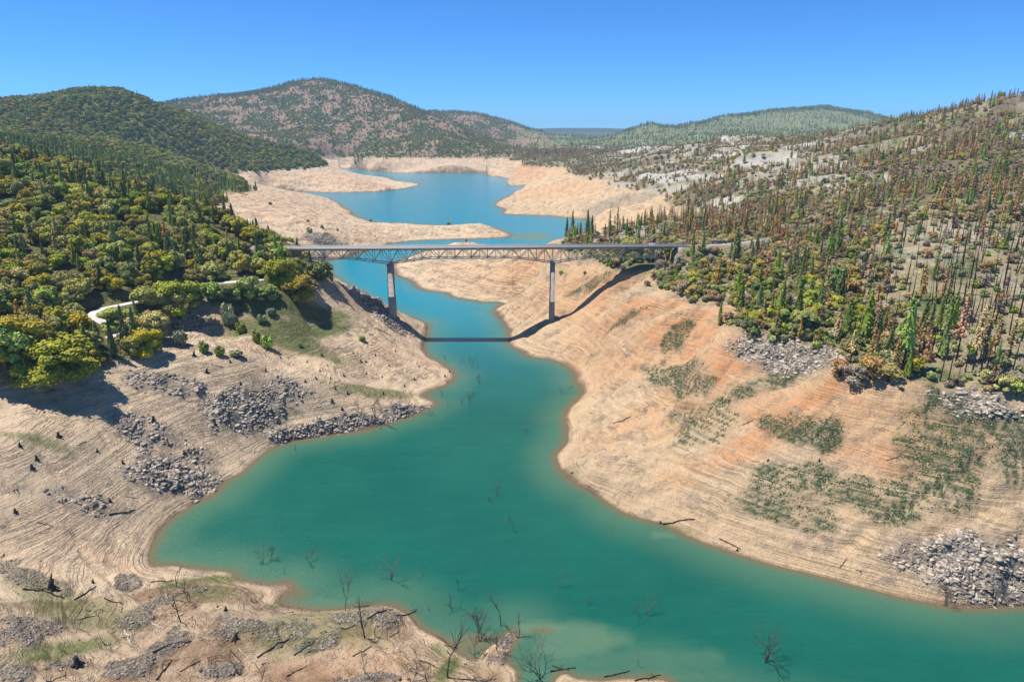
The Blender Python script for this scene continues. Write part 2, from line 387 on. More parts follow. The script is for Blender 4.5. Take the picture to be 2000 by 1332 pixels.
# ------------------------------------------------------------------ roads: graded into the ground
def road_path(px, zset=None, n=14):
    P = [ground_hit(u, v)[:3] for u, v in px] if zset is None else px
    P = np.array(P, float)
    out = []
    for i in range(len(P) - 1):
        p0, p1, p2, p3 = P[max(i - 1, 0)], P[i], P[i + 1], P[min(i + 2, len(P) - 1)]
        for t in np.linspace(0, 1, n, endpoint=False):
            out.append(0.5 * (2 * p1 + (p2 - p0) * t + (2 * p0 - 5 * p1 + 4 * p2 - p3) * t * t + (3 * p1 - p0 - 3 * p2 + p3) * t ** 3))
    out.append(P[-1]); out = np.array(out)
    k = np.ones(9) / 9
    out[:, 2] = np.convolve(np.pad(out[:, 2], 4, 'edge'), k, 'valid')
    return out
BY = 508.0                                       # the bridge crosses at this distance
BXL, BXR = -196.0, 132.0
def deckz(x): return 70.0 + (x - BXL) / (BXR - BXL) * 2.0
ROADS = [(road_path([(540,545),(500,547),(460,550),(420,553),(370,557),(330,562),(303,573),(262,590),(205,602),(182,614),(200,628),(232,642),(215,660)]), 3.2),
         (road_path([(BXR - 1, BY, deckz(BXR)), (BXR + 25, BY + 1, 72.5), (BXR + 45, BY + 6, 73.5), (BXR + 62, BY + 14, 74.5)], 1), 4.2),
         (road_path([(BXL - 22, BY - 2, 70.5), (BXL - 10, BY, 70.1), (BXL + 1, BY, deckz(BXL))], 1), 3.6)]
ROADS[0][0][:, 2] = np.clip(ROADS[0][0][:, 2], 48.5, 64)
for rp, hw in ROADS:
    sel = (np.abs(X - rp[:, 0].mean()) < 260) & (np.abs(Y - rp[:, 1].mean()) < 200)
    ii = np.nonzero(sel)
    d2 = np.full(len(ii[0]), 1e9); zr = np.zeros(len(ii[0]))
    for p in rp:
        q = (X[ii] - p[0]) ** 2 + (Y[ii] - p[1]) ** 2
        b = q < d2; d2 = np.where(b, q, d2); zr = np.where(b, p[2], zr)
    k = 1 - sstep(hw + 1.5, hw + 10, np.sqrt(d2))
    Z[ii] = Z[ii] * (1 - k) + (zr - 0.35) * k
# keep ground clear under the truss
und = (np.abs(Y - BY) < 12) & (X > BXL + 16) & (X < BXR - 12)
Z = np.where(und, np.minimum(Z, 57), Z)
UU, VV, DEP = proj(X, Y, Z)

# ------------------------------------------------------------------ mesh and material helpers
def node_mat(name):
    m = bpy.data.materials.new(name)
    m.use_nodes = True
    nt = m.node_tree
    return m, nt, nt.nodes['Principled BSDF']

class NB:                                        # small node-building helper
    def __init__(s, nt): s.nt = nt
    def n(s, t, **kw):
        nd = s.nt.nodes.new(t)
        for k, v in kw.items(): setattr(nd, k, v)
        return nd
    def link(s, a, b): s.nt.links.new(a, b)
    def val(s, sock, v):
        if hasattr(v, 'is_linked'): s.link(v, sock)
        else: sock.default_value = v
    def math(s, op, a, b=0.0, clamp=False):
        nd = s.n('ShaderNodeMath', operation=op, use_clamp=clamp)
        s.val(nd.inputs[0], a); s.val(nd.inputs[1], b)
        return nd.outputs[0]
    def noise(s, scale, vec=None, detail=4.0, rough=0.55, dist=0.0):
        nd = s.n('ShaderNodeTexNoise')
        nd.inputs['Scale'].default_value = scale; nd.inputs['Detail'].default_value = detail
        nd.inputs['Roughness'].default_value = rough; nd.inputs['Distortion'].default_value = dist
        if vec is not None: s.link(vec, nd.inputs['Vector'])
        return nd.outputs['Fac']
    def ramp(s, f, a, b, lo=0.0, hi=1.0):
        nd = s.n('ShaderNodeMapRange', interpolation_type='SMOOTHSTEP')
        s.val(nd.inputs[0], f); nd.inputs[1].default_value = a; nd.inputs[2].default_value = b
        nd.inputs[3].default_value = lo; nd.inputs[4].default_value = hi
        return nd.outputs[0]
    def mix(s, f, a, b, mode='MIX'):
        nd = s.n('ShaderNodeMix', data_type='RGBA', blend_type=mode)
        s.val(nd.inputs[0], f)
        for sock, v in ((nd.inputs[6], a), (nd.inputs[7], b)):
            if isinstance(v, tuple): sock.default_value = (*v, 1) if len(v) == 3 else v
            else: s.link(v, sock)
        return nd.outputs[2]
    def scaled(s, vec, sx, sy, sz):
        nd = s.n('ShaderNodeMapping')
        s.link(vec, nd.inputs[0]); nd.inputs['Scale'].default_value = (sx, sy, sz)
        return nd.outputs[0]
    def bump(s, h, strength, dist, normal=None):
        nd = s.n('ShaderNodeBump')
        nd.inputs['Strength'].default_value = strength; nd.inputs['Distance'].default_value = dist
        s.link(h, nd.inputs['Height'])
        if normal is not None: s.link(normal, nd.inputs['Normal'])
        return nd.outputs[0]

def simple_mat(name, col, rough=0.8, var=0.25, scale=1.5, metal=0.0, obj_var=0.0, spec=0.3, bump=0.0):
    m, nt, bs = node_mat(name)
    b = NB(nt)
    tc = b.n('ShaderNodeTexCoord').outputs['Object']
    f = b.noise(scale, tc)
    dark = tuple(c * (1 - var) for c in col); light = tuple(min(1, c * (1 + var)) for c in col)
    c = b.mix(b.ramp(f, 0.3, 0.7), dark, light)
    if obj_var:
        oi = b.n('ShaderNodeObjectInfo').outputs['Random']
        hs = b.n('ShaderNodeHueSaturation')
        b.link(c, hs.inputs['Color'])
        b.link(b.ramp(oi, 0, 1, 0.492, 0.508), hs.inputs['Hue'])
        r2 = b.math('FRACT', b.math('MULTIPLY', oi, 7.31))
        b.link(b.ramp(r2, 0, 1, 1 - obj_var * 0.5, 1 + obj_var * 0.5), hs.inputs['Value'])
        c = hs.outputs[0]
    b.link(c, bs.inputs['Base Color'])
    bs.inputs['Roughness'].default_value = rough
    bs.inputs['Metallic'].default_value = metal
    bs.inputs['Specular IOR Level'].default_value = spec
    if bump:
        b.link(b.bump(f, 0.8, bump), bs.inputs['Normal'])
    return m

def mesh_np(name, verts, faces, mats, midx=None, smooth=False):
    """faces: list of int arrays (n,k)."""
    me = bpy.data.meshes.new(name)
    faces = [np.asarray(f, np.int32) for f in faces if len(f)]
    loops = np.concatenate([f.ravel() for f in faces])
    sizes = np.concatenate([np.full(len(f), f.shape[1], np.int32) for f in faces])
    verts = np.asarray(verts, np.float32)
    me.vertices.add(len(verts)); me.vertices.foreach_set('co', verts.ravel())
    me.loops.add(len(loops)); me.loops.foreach_set('vertex_index', loops)
    me.polygons.add(len(sizes))
    starts = np.concatenate([[0], np.cumsum(sizes)[:-1]]).astype(np.int32)
    me.polygons.foreach_set('loop_start', starts)
    if midx is not None: me.polygons.foreach_set('material_index', np.asarray(midx, np.int32))
    if smooth: me.polygons.foreach_set('use_smooth', np.ones(len(sizes), bool))
    for m in mats: me.materials.append(m)
    me.update(calc_edges=True)
    return me

def link(name, data, parent=None, loc=None, **props):
    o = bpy.data.objects.new(name, data)
    COL.objects.link(o)
    if parent is not None: o.parent = parent
    if loc is not None: o.location = loc
    for k, v in props.items(): o[k] = v
    return o

class Geo:                                       # collects plain shapes into one mesh
    def __init__(s): s.v = []; s.q = []; s.t = []; s.n = 0; s.qm = []; s.tm = []
    def add(s, v, quads=(), tris=(), m=0):
        v = np.asarray(v, float)
        if len(quads): q = np.asarray(quads, int) + s.n; s.q.append(q); s.qm.append(np.full(len(q), m))
        if len(tris): t = np.asarray(tris, int) + s.n; s.t.append(t); s.tm.append(np.full(len(t), m))
        s.v.append(v); s.n += len(v)
    def box(s, c, d, m=0, rz=0.0):
        x, y, z = (k / 2 for k in d)
        v = np.array([(-x,-y,-z),(x,-y,-z),(x,y,-z),(-x,y,-z),(-x,-y,z),(x,-y,z),(x,y,z),(-x,y,z)])
        if rz: v = v @ np.array([[math.cos(rz), math.sin(rz), 0], [-math.sin(rz), math.cos(rz), 0], [0, 0, 1]])
        s.add(v + np.array(c), [(0,3,2,1),(4,5,6,7),(0,1,5,4),(1,2,6,5),(2,3,7,6),(3,0,4,7)], m=m)
    def bar(s, p, q, wd, hg=None, m=0):
        p, q = np.array(p, float), np.array(q, float); hg = hg or wd
        d = q - p; L = np.linalg.norm(d); d /= L
        a = np.array([0, 1, 0]) if abs(d[1]) < 0.9 else np.array([1, 0, 0])
        b = np.cross(d, a); b /= np.linalg.norm(b); a = np.cross(b, d)
        o = [(-1,-1),(1,-1),(1,1),(-1,1)]
        v = [p + a * i * wd / 2 + b * j * hg / 2 for i, j in o] + [q + a * i * wd / 2 + b * j * hg / 2 for i, j in o]
        s.add(v, [(0,3,2,1),(4,5,6,7),(0,1,5,4),(1,2,6,5),(2,3,7,6),(3,0,4,7)], m=m)
    def tube(s, path, rad, seg=6, m=0):
        path = np.asarray(path, float); n = len(path)
        d = np.gradient(path, axis=0); d /= np.linalg.norm(d, axis=1)[:, None] + 1e-9
        a = np.where(np.abs(d[:, 2:3]) < 0.9, np.array([[0, 0, 1.0]]), np.array([[1.0, 0, 0]]))
        b = np.cross(d, a); b /= np.linalg.norm(b, axis=1)[:, None]; c = np.cross(d, b)
        th = np.arange(seg) * 2 * math.pi / seg
        r = np.asarray(rad, float)[:, None, None]
        v = path[:, None, :] + r * (np.cos(th)[None, :, None] * b[:, None, :] + np.sin(th)[None, :, None] * c[:, None, :])
        i, j = np.meshgrid(np.arange(n - 1), np.arange(seg), indexing='ij')
        j2 = (j + 1) % seg
        q = np.stack([i * seg + j, i * seg + j2, (i + 1) * seg + j2, (i + 1) * seg + j], -1).reshape(-1, 4)
        s.add(v.reshape(-1, 3), q, m=m)
        cap = [tuple(range(seg))]
        base = s.n - n * seg
        for k0 in (0, (n - 1) * seg):
            t = [(k0, k0 + k, k0 + k + 1) for k in range(1, seg - 1)]
            s.t.append(np.array(t) + base); s.tm.append(np.full(len(t), m))
    def cards(s, c, nrm, size, asp=1.0, m=0, r=None):
        """square leaf-clump faces at c facing nrm."""
        r = r or rng
        c = np.asarray(c, float); nrm = np.asarray(nrm, float); n = len(c)
        nrm = nrm / (np.linalg.norm(nrm, axis=1)[:, None] + 1e-9)
        a = r.normal(size=(n, 3)); a -= (a * nrm).sum(1)[:, None] * nrm; a /= np.linalg.norm(a, axis=1)[:, None] + 1e-9
        b = np.cross(nrm, a)
        sz = (np.asarray(size) * np.ones(n))[:, None]
        k = r.uniform(0.6, 1.25, size=(n, 4, 1))
        v = np.stack([c + sz * k[:, 0] * a, c + sz * k[:, 1] * b * asp, c - sz * k[:, 2] * a, c - sz * k[:, 3] * b * asp], 1).reshape(-1, 3)
        s.add(v, np.arange(4 * n).reshape(n, 4), m=m)
    def ico(s, c, rad, m=0, jit=0.15, r=None):
        r = r or rng
        v, t = ICO
        v = v * (1 + r.uniform(-jit, jit, size=(len(v), 1))) * np.asarray(rad) + np.asarray(c)
        s.add(v, tris=t, m=m)
    def mesh(s, name, mats, smooth=False):
        fs, mi = [], []
        if s.q: fs.append(np.concatenate(s.q)); mi.append(np.concatenate(s.qm))
        if s.t: fs.append(np.concatenate(s.t)); mi.append(np.concatenate(s.tm))
        return mesh_np(name, np.concatenate(s.v), fs, mats, np.concatenate(mi), smooth)

def _ico(sub):
    t = (1 + 5 ** 0.5) / 2
    v = [(-1,t,0),(1,t,0),(-1,-t,0),(1,-t,0),(0,-1,t),(0,1,t),(0,-1,-t),(0,1,-t),(t,0,-1),(t,0,1),(-t,0,-1),(-t,0,1)]
    f = [(0,11,5),(0,5,1),(0,1,7),(0,7,10),(0,10,11),(1,5,9),(5,11,4),(11,10,2),(10,7,6),(7,1,8),(3,9,4),(3,4,2),(3,2,6),(3,6,8),(3,8,9),(4,9,5),(2,4,11),(6,2,10),(8,6,7),(9,8,1)]
    v = [np.array(p) / np.linalg.norm(p) for p in v]
    for _ in range(sub):
        c = {}; nf = []
        def mid(a, b):
            k = (min(a, b), max(a, b))
            if k not in c: p = v[a] + v[b]; v.append(p / np.linalg.norm(p)); c[k] = len(v) - 1
            return c[k]
        for a, b, d in f:
            ab, bd, da = mid(a, b), mid(b, d), mid(d, a)
            nf += [(a, ab, da), (b, bd, ab), (d, da, bd), (ab, bd, da)]
        f = nf
    return np.array(v), np.array(f)
ICO = _ico(1)

# ------------------------------------------------------------------ ground mesh and its material
nx, ny = NA + 1, NL + 1
i, j = np.meshgrid(np.arange(NL), np.arange(NA), indexing='ij')
quads = np.stack([i * nx + j, i * nx + j + 1, (i + 1) * nx + j + 1, (i + 1) * nx + j], -1).reshape(-1, 4)
deep = (S < -12)                                 # nothing of the lake bed is needed far from shore
keep = ~(deep[:-1, :-1] & deep[1:, 1:] & deep[:-1, 1:] & deep[1:, :-1]).ravel()

_str = .5 + .5 * np.sin(2 * math.pi * (Z / 1.5 + fbm(X / 60, Y / 60, 2, 313) * 2))
MK['plants'] = np.clip(MK['plants'] * (.45 + .8 * sstep(.25, .55, _str)) * (.55 + .8 * sstep(.32, .5, fbm(X / 7, Y / 7, 4, 319))), 0, 1)
def col_attr(me, name, r, g, b, a):
    at = me.attributes.new(name, 'FLOAT_COLOR', 'POINT')
    arr = np.stack([np.broadcast_to(np.asarray(k, float), X.shape).ravel() for k in (r, g, b, a)], 1).astype(np.float32)
    at.data.foreach_set('color', arr.ravel())

# ground colour under the trees, by hillside; haze painted into the farthest
fl_r = np.full_like(X, 0.20); fl_g = np.full_like(X, 0.19); fl_b = np.full_like(X, 0.075)
def floor_tint(m, c):
    global fl_r, fl_g, fl_b
    fl_r = fl_r * (1 - m) + c[0] * m; fl_g = fl_g * (1 - m) + c[1] * m; fl_b = fl_b * (1 - m) + c[2] * m
nzA = fbm(X / 90, Y / 90, 4, 101); nzB = fbm(X / 25, Y / 25, 3, 107)
right = sstep(20, 120, X) * (Y < 4000)
floor_tint(right, (0.37, 0.31, 0.185))
floor_tint(right * sstep(0.5, 0.65, nzB), (0.16, 0.18, 0.075))
floor_tint(right * sstep(0.48, 0.62, nzA) * (Y > 600), (0.22, 0.17, 0.11))
floor_tint(right * sstep(260, 330, X) * (Y < 330) * 0.8, (0.27, 0.29, 0.09))
lh = (Y > 900) * (Y < 2700) * (X < -100)
floor_tint(lh * 1.0, (0.20, 0.23, 0.08))
mt = ((Y > 2850) & (X < 250)) * 1.0
floor_tint(mt, (0.38, 0.25, 0.165))
floor_tint(mt * sstep(0.44, 0.56, fbm(X / 60, Y / 60, 4, 103)) * .9, (0.20, 0.235, 0.095))
fr = ((Y > 3200) & (X >= 250)) * 1.0
floor_tint(fr, (0.23, 0.25, 0.12))
floor_tint((VD > 9000) * 1.0, (0.18, 0.22, 0.22))  # distance haze painted into the ground colour

m_ground, nt, bs = node_mat('lakebed_and_hill_soil')
b = NB(nt)
geo = b.n('ShaderNodeNewGeometry')
pos = geo.outputs['Position']
sep = b.n('ShaderNodeSeparateXYZ'); b.link(pos, sep.inputs[0])
def attr(name):
    a = b.n('ShaderNodeAttribute', attribute_name=name)
    s = b.n('ShaderNodeSeparateColor'); b.link(a.outputs['Color'], s.inputs[0])
    return s.outputs[0], s.outputs[1], s.outputs[2], a.outputs['Alpha'], a.outputs['Color']
mo, mr, mp, mg, _ = attr('mask_a')
mf, mw, mgr, msh, _ = attr('mask_b')
_, _, _, rill, floorc = attr('floor_tint')
loam, _, _, _, _ = attr('mask_c')
big = b.noise(0.02, pos, 5, 0.6)
medn = b.noise(0.16, pos, 5, 0.62)
fine = b.noise(1.1, pos, 4, 0.7)
line = b.noise(1.0, b.scaled(pos, 0.008, 0.008, 1.3), 4, 0.7, 0.15)        # the strandlines: bands at one height, with step shade in their colour
line2 = b.noise(1.0, b.scaled(pos, 0.014, 0.014, 2.9), 3, 0.7, 0.1)
grit = b.noise(3.1, pos, 3, 0.75)
soil = b.mix(b.ramp(big, 0.35, 0.65), (0.52, 0.375, 0.22), (0.44, 0.335, 0.22))
soil = b.mix(b.ramp(medn, 0.4, 0.7), soil, (0.57, 0.42, 0.255))
warm = b.math('MULTIPLY', mo, b.ramp(medn, 0.1, 0.65))
soil = b.mix(warm, soil, (0.54, 0.265, 0.12))
patchy = b.math('MULTIPLY', b.ramp(b.noise(0.06, pos, 5, 0.7), 0.38, 0.62), b.ramp(sep.outputs[0], -20, 40, 1.0, 0.55))
soil = b.mix(b.math('MULTIPLY', b.ramp(line, 0.5, 0.36), b.math('MULTIPLY', patchy, 0.6)), soil, (0.27, 0.205, 0.14))
soil = b.mix(b.math('MULTIPLY', b.ramp(line2, 0.47, 0.40), b.math('MULTIPLY', patchy, 0.75)), soil, (0.24, 0.18, 0.12))  # dark bands paint in the shade of the small terrace steps
soil = b.mix(b.math('MULTIPLY', b.ramp(line, 0.54, 0.62), 0.4), soil, (0.62, 0.51, 0.37))
soil = b.mix(b.ramp(sep.outputs[0], 30, -90, 0, 0.5), soil, (0.63, 0.515, 0.375))  # paler left-bank soil, lightened further to make up for grazing sun
soil = b.mix(1.0, soil, (1.15, 1.1, 1.04), 'MULTIPLY')
mott = b.noise(0.11, pos, 6, 0.72)
soil = b.mix(b.ramp(mott, 0.50, 0.64, 0, 0.5), soil, (0.33, 0.255, 0.18))
soil = b.mix(b.math('MULTIPLY', b.ramp(mott, 0.55, 0.62), b.ramp(grit, 0.45, 0.6, 0, 0.7)), soil, (0.19, 0.155, 0.12))
soil = b.mix(b.math('MULTIPLY', rill, 0.4), soil, (0.24, 0.19, 0.125))
soil = b.mix(b.math('MULTIPLY', loam, b.ramp(medn, 0.3, 0.55, 0.3, 0.9)), soil, (0.27, 0.165, 0.095))
soil = b.mix(b.ramp(grit, 0.56, 0.72, 0, 0.55), soil, (0.15, 0.12, 0.085))
soil = b.mix(b.ramp(grit, 0.42, 0.3, 0, 0.35), soil, (0.66, 0.57, 0.45))
soil = b.mix(b.math('MULTIPLY', b.ramp(fine, 0.62, 0.72), 0.4), soil, (0.18, 0.15, 0.115))
vor = b.n('ShaderNodeTexVoronoi'); vor.inputs['Scale'].default_value = 0.8; b.link(pos, vor.inputs['Vector'])
rockc = b.mix(b.ramp(vor.outputs['Distance'], 0.2, 0.75), (0.36, 0.32, 0.27), (0.17, 0.145, 0.12))
rockc = b.mix(b.ramp(medn, 0.55, 0.7), rockc, (0.42, 0.37, 0.31))
soil = b.mix(b.math('MULTIPLY', mr, b.ramp(medn, 0.25, 0.42)), soil, rockc)
soil = b.mix(b.math('MULTIPLY', mgr, b.ramp(medn, 0.25, 0.5, 0.5, 0.95)), soil, b.mix(b.ramp(fine, 0.35, 0.65), (0.12, 0.10, 0.08), (0.30, 0.25, 0.195)))
stripe = b.math('ADD', b.math('MULTIPLY', line2, 0.55), b.math('MULTIPLY', fine, 0.45))
soil = b.mix(b.math('MULTIPLY', mp, b.ramp(stripe, 0.40, 0.52)), soil, (0.062, 0.095, 0.045))
soil = b.mix(b.math('MULTIPLY', mg, b.ramp(stripe, 0.34, 0.52, 0.4, 0.97)), soil, (0.135, 0.165, 0.05))
soil = b.mix(b.math('MULTIPLY', msh, 0.85), soil, (0.16, 0.105, 0.07))
floorm = b.mix(b.ramp(fine, 0.4, 0.65), floorc, b.mix(1.0, floorc, (0.5, 0.5, 0.5), 'MULTIPLY'))
floorm = b.mix(b.ramp(medn, 0.5, 0.68, 0, 0.6), floorm, b.mix(1.0, floorc, (1.5, 1.45, 1.3), 'MULTIPLY'))
floorm = b.mix(b.math('MULTIPLY', mw, b.ramp(medn, 0.25, 0.5)), floorm, b.mix(b.ramp(fine, 0.4, 0.7), (0.56, 0.52, 0.44), (0.33, 0.30, 0.24)))
allc = b.mix(mf, soil, floorm)
b.link(allc, bs.inputs['Base Color'])
bs.inputs['Roughness'].default_value = 0.95
bs.inputs['Specular IOR Level'].default_value = 0.1
bh = b.math('ADD', b.math('ADD', b.math('MULTIPLY', fine, 0.7), b.math('MULTIPLY', grit, 0.35)), b.math('MULTIPLY', b.math('MULTIPLY', b.ramp(line2, 0.38, 0.52), b.ramp(patchy, 0, 1, 0.25, 1)), b.ramp(sep.outputs[0], -20, 40, 0.9, 0.5)))
n1 = b.bump(bh, 1.0, 1.1)
vh = b.math('MULTIPLY', b.math('MAXIMUM', mr, mgr), vor.outputs['Distance'])
n2 = b.bump(vh, 0.7, -0.7, n1)
n3 = b.bump(medn, 0.7, 2.2, n2)
b.link(n3, bs.inputs['Normal'])

gv = np.stack([X, Y, Z], -1).reshape(-1, 3)
gm = mesh_np('ground', gv, [quads[keep]], [m_ground], smooth=True)
shore = (1 - sstep(0.0, 1.0, (S + (nzB - 0.5) * 3) / np.clip(VD / 130, 1.2, 9))) * (Z < 4)
col_attr(gm, 'mask_a', MK['orange'], MK['rock'], MK['plants'], MK['grass'])
col_attr(gm, 'mask_b', forest, MK['white'], MK['gravel'], shore)
rl = bank * sstep(0.80, 0.93, gl) * sstep(.4, .6, fbm(X / 50, Y / 50, 2, 61))
col_attr(gm, 'floor_tint', fl_r, fl_g, fl_b, rl)
lo = land * (VD < 235) * (X < 10) * (.35 + .65 * sstep(.42, .54, fbm(X / 22, Y / 14, 4, 63))) * sstep(1, 6, S) * (VV > 1085)
col_attr(gm, 'mask_c', lo, 0, 0, 1)
g = link('ground', gm, kind='structure', label='drained lake bed and wooded hills', category='terrain')

# ------------------------------------------------------------------ water
m_water, nt, bs = node_mat('lake_water')
b = NB(nt)
pos = b.n('ShaderNodeNewGeometry').outputs['Position']
wa = b.n('ShaderNodeAttribute', attribute_name='shallow_sky_tint')
sp = b.n('ShaderNodeSeparateColor'); b.link(wa.outputs['Color'], sp.inputs[0])
n_big = b.noise(0.012, pos, 4, 0.6)
n_md = b.noise(1.0, b.scaled(pos, 0.05, 0.18, 1), 4, 0.65)
c = b.mix(b.ramp(n_big, 0.35, 0.65), (0.005, 0.088, 0.064), (0.007, 0.104, 0.074))
c = b.mix(sp.outputs[2], c, (0.001, 0.23, 0.32))  # distant water bluer: grazing sky reflection put into the base colour
c = b.mix(b.ramp(n_md, 0.4, 0.7, 0.0, 0.2), c, (0.012, 0.14, 0.10))
c = b.mix(b.math('MULTIPLY', sp.outputs[1], b.ramp(n_big, 0.2, 0.6, 0.6, 1)), c, (0.11, 0.19, 0.11))
c = b.mix(sp.outputs[0], c, (0.14, 0.115, 0.06))
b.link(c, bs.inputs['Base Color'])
bs.inputs['Roughness'].default_value = 0.12
bs.inputs['IOR'].default_value = 1.333
bs.inputs['Specular IOR Level'].default_value = 0.1
w1 = b.noise(1.0, b.scaled(pos, 0.22, 0.6, 1), 3, 0.6)
w2 = b.noise(1.0, b.scaled(pos, 0.9, 2.2, 1), 2, 0.6)
nb1 = b.bump(w1, 0.6, 0.5)
b.link(b.bump(w2, 1.0, 0.32, nb1), bs.inputs['Normal'])
ws = 2
sub = (slice(0, NL + 1, ws), slice(0, NA + 1, ws))
WX, WY, WS, WD = X[sub], Y[sub], S[sub], VD[sub]
r_, c_ = WX.shape
i, j = np.meshgrid(np.arange(r_ - 1), np.arange(c_ - 1), indexing='ij')
wq4 = np.stack([i * c_ + j, i * c_ + j + 1, (i + 1) * c_ + j + 1, (i + 1) * c_ + j], -1).reshape(-1, 4)
wet = WS < 14 + WD * 0.01
kq = (wet[:-1, :-1] | wet[1:, 1:] | wet[:-1, 1:] | wet[1:, :-1]).ravel() & (WD[:-1, :-1] < 3400).ravel()
wm = mesh_np('water', np.stack([WX, WY, WX * 0], -1).reshape(-1, 3), [wq4[kq]], [m_water], smooth=True)
edge = 1 - sstep(0, 1, -WS / np.clip(WD / 55, 2.5, 7))
turb = (1 - sstep(0, 1, -WS / 26)) * 0.55
_X, _Y, _VD = X, Y, VD
for u, v, ru, rv, k in [(1130,1255,130,45,.8),(1230,1290,200,40,.5),(900,1260,70,26,.9),(620,1180,120,22,.7),(520,1150,60,22,.6),(330,1095,60,14,.6),(1060,1225,60,14,1.),(1300,1044,50,10,.9),(1250,1010,80,16,.6),(420,1095,100,20,.4),
                        (1040,462,55,9,.9),(1200,1320,260,16,.6),(1010,650,18,40,.4),(900,745,30,24,.3)]:
    x0, y0, _ = at_z(u, v, 0); x1, y1, _ = at_z(u + ru, v, 0); x2, y2, _ = at_z(u, v - rv, 0)
    q = np.sqrt(((WX - x0) / (x1 - x0)) ** 2 + ((WY - y0) / (y2 - y0)) ** 2) + (fbm(WX / 12, WY / 12, 3, 131) - 0.5) * 0.8
    turb = np.maximum(turb, k * (1 - sstep(0.45, 1.15, q)))
for u, v, ru, rv in [(905,1262,48,24),(930,1250,60,18),(560,1160,50,14),(1060,1230,34,9)]:
    x0, y0, _ = at_z(u, v, 0); x1, y1, _ = at_z(u + ru, v, 0); x2, y2, _ = at_z(u, v - rv, 0)
    q = np.sqrt(((WX - x0) / (x1 - x0)) ** 2 + ((WY - y0) / (y2 - y0)) ** 2) + (fbm(WX / 8, WY / 8, 3, 137) - 0.5) * 0.8
    edge = np.maximum(edge, 0.8 * (1 - sstep(0.4, 1.1, q)))
far_sky_w = sstep(330, 700, WY)  # weight of the painted sky reflection, growing with distance
at = wm.attributes.new('shallow_sky_tint', 'FLOAT_COLOR', 'POINT')
at.data.foreach_set('color', np.stack([edge, turb, far_sky_w, edge * 0 + 1], -1).astype(np.float32).ravel())
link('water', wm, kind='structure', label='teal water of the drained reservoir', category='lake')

# ------------------------------------------------------------------ materials for the things
M = {}
M['concrete'] = simple_mat('pier_concrete', (0.34, 0.30, 0.245), 0.85, 0.18, 0.35, bump=0.05)
M['deck'] = simple_mat('deck_concrete', (0.42, 0.39, 0.33), 0.85, 0.12, 0.3)
M['fascia'] = simple_mat('weathered_girder', (0.20, 0.18, 0.15), 0.7, 0.25, 0.5)
M['steel'] = simple_mat('grey_truss_steel', (0.50, 0.49, 0.43), 0.55, 0.15, 0.6)
M['rail'] = simple_mat('rail_steel', (0.58, 0.55, 0.49), 0.5, 0.1, 0.8)
M['asphalt'] = simple_mat('grey_asphalt', (0.30, 0.285, 0.26), 0.9, 0.15, 0.4)
M['pale_road'] = simple_mat('pale_gravel_road', (0.62, 0.58, 0.52), 0.95, 0.08, 0.5)
M['white_paint'] = simple_mat('white_car_paint', (0.8, 0.8, 0.8), 0.3, 0.02, 1)
M['glass'] = simple_mat('dark_car_glass', (0.03, 0.04, 0.05), 0.1, 0.1, 1, spec=0.6)
M['rubber'] = simple_mat('tyre_rubber', (0.03, 0.03, 0.03), 0.8, 0.1, 3)
M['drift'] = simple_mat('drowned_grey_wood', (0.095, 0.078, 0.065), 0.9, 0.35, 0.6, obj_var=0.5)
M['pale_drift'] = simple_mat('bleached_wood', (0.42, 0.36, 0.29), 0.9, 0.2, 0.6)
M['dark_wood'] = simple_mat('waterlogged_stump_wood', (0.035, 0.03, 0.026), 0.9, 0.35, 0.8, obj_var=0.4)
M['bark'] = simple_mat('brown_bark', (0.10, 0.072, 0.05), 0.9, 0.3, 0.8, obj_var=0.3)
M['char'] = simple_mat('charred_bark', (0.035, 0.028, 0.024), 0.9, 0.35, 0.8, obj_var=0.5)
M['ash_bark'] = simple_mat('ashen_dead_bark', (0.17, 0.15, 0.13), 0.9, 0.3, 0.8, obj_var=0.4)
M['rock'] = simple_mat('grey_outcrop_rock', (0.385, 0.32, 0.245), 0.9, 0.3, 0.5, obj_var=0.9, bump=0.15)
M['pebble'] = simple_mat('dark_river_cobble', (0.25, 0.205, 0.155), 0.85, 0.3, 0.7, obj_var=1.0)
M['tuft'] = simple_mat('dark_green_herb', (0.06, 0.12, 0.045), 0.9, 0.3, 0.8, obj_var=0.6)

def leaf_mat(name, col, var=0.35, obj_var=0.5):
    m, nt, bs = node_mat(name)
    b = NB(nt)
    tc = b.n('ShaderNodeTexCoord').outputs['Object']
    f = b.noise(0.55, tc, 3, 0.6)
    f2 = b.noise(2.6, tc, 2, 0.6)
    c = b.mix(b.ramp(f, 0.32, 0.68), tuple(k * (1 - var) for k in col), (col[0] * (1 + var * 1.1), col[1] * (1 + var), col[2] * (1 + var * 0.4)))
    c = b.mix(b.ramp(f2, 0.45, 0.7, 0, 0.5), c, tuple(k * 0.7 for k in col))
    oi = b.n('ShaderNodeObjectInfo').outputs['Random']
    hs = b.n('ShaderNodeHueSaturation'); b.link(c, hs.inputs['Color'])
    b.link(b.ramp(oi, 0, 1, 0.5 - 0.018, 0.5 + 0.018), hs.inputs['Hue'])
    b.link(b.ramp(b.math('FRACT', b.math('MULTIPLY', oi, 7.31)), 0, 1, 1 - obj_var * 0.5, 1 + obj_var * 0.5), hs.inputs['Value'])
    b.link(b.ramp(b.math('FRACT', b.math('MULTIPLY', oi, 3.77)), 0, 1, 0.85, 1.12), hs.inputs['Saturation'])
    b.link(hs.outputs[0], bs.inputs['Base Color'])
    bs.inputs['Roughness'].default_value = 0.75
    bs.inputs['Specular IOR Level'].default_value = 0.15
    return m

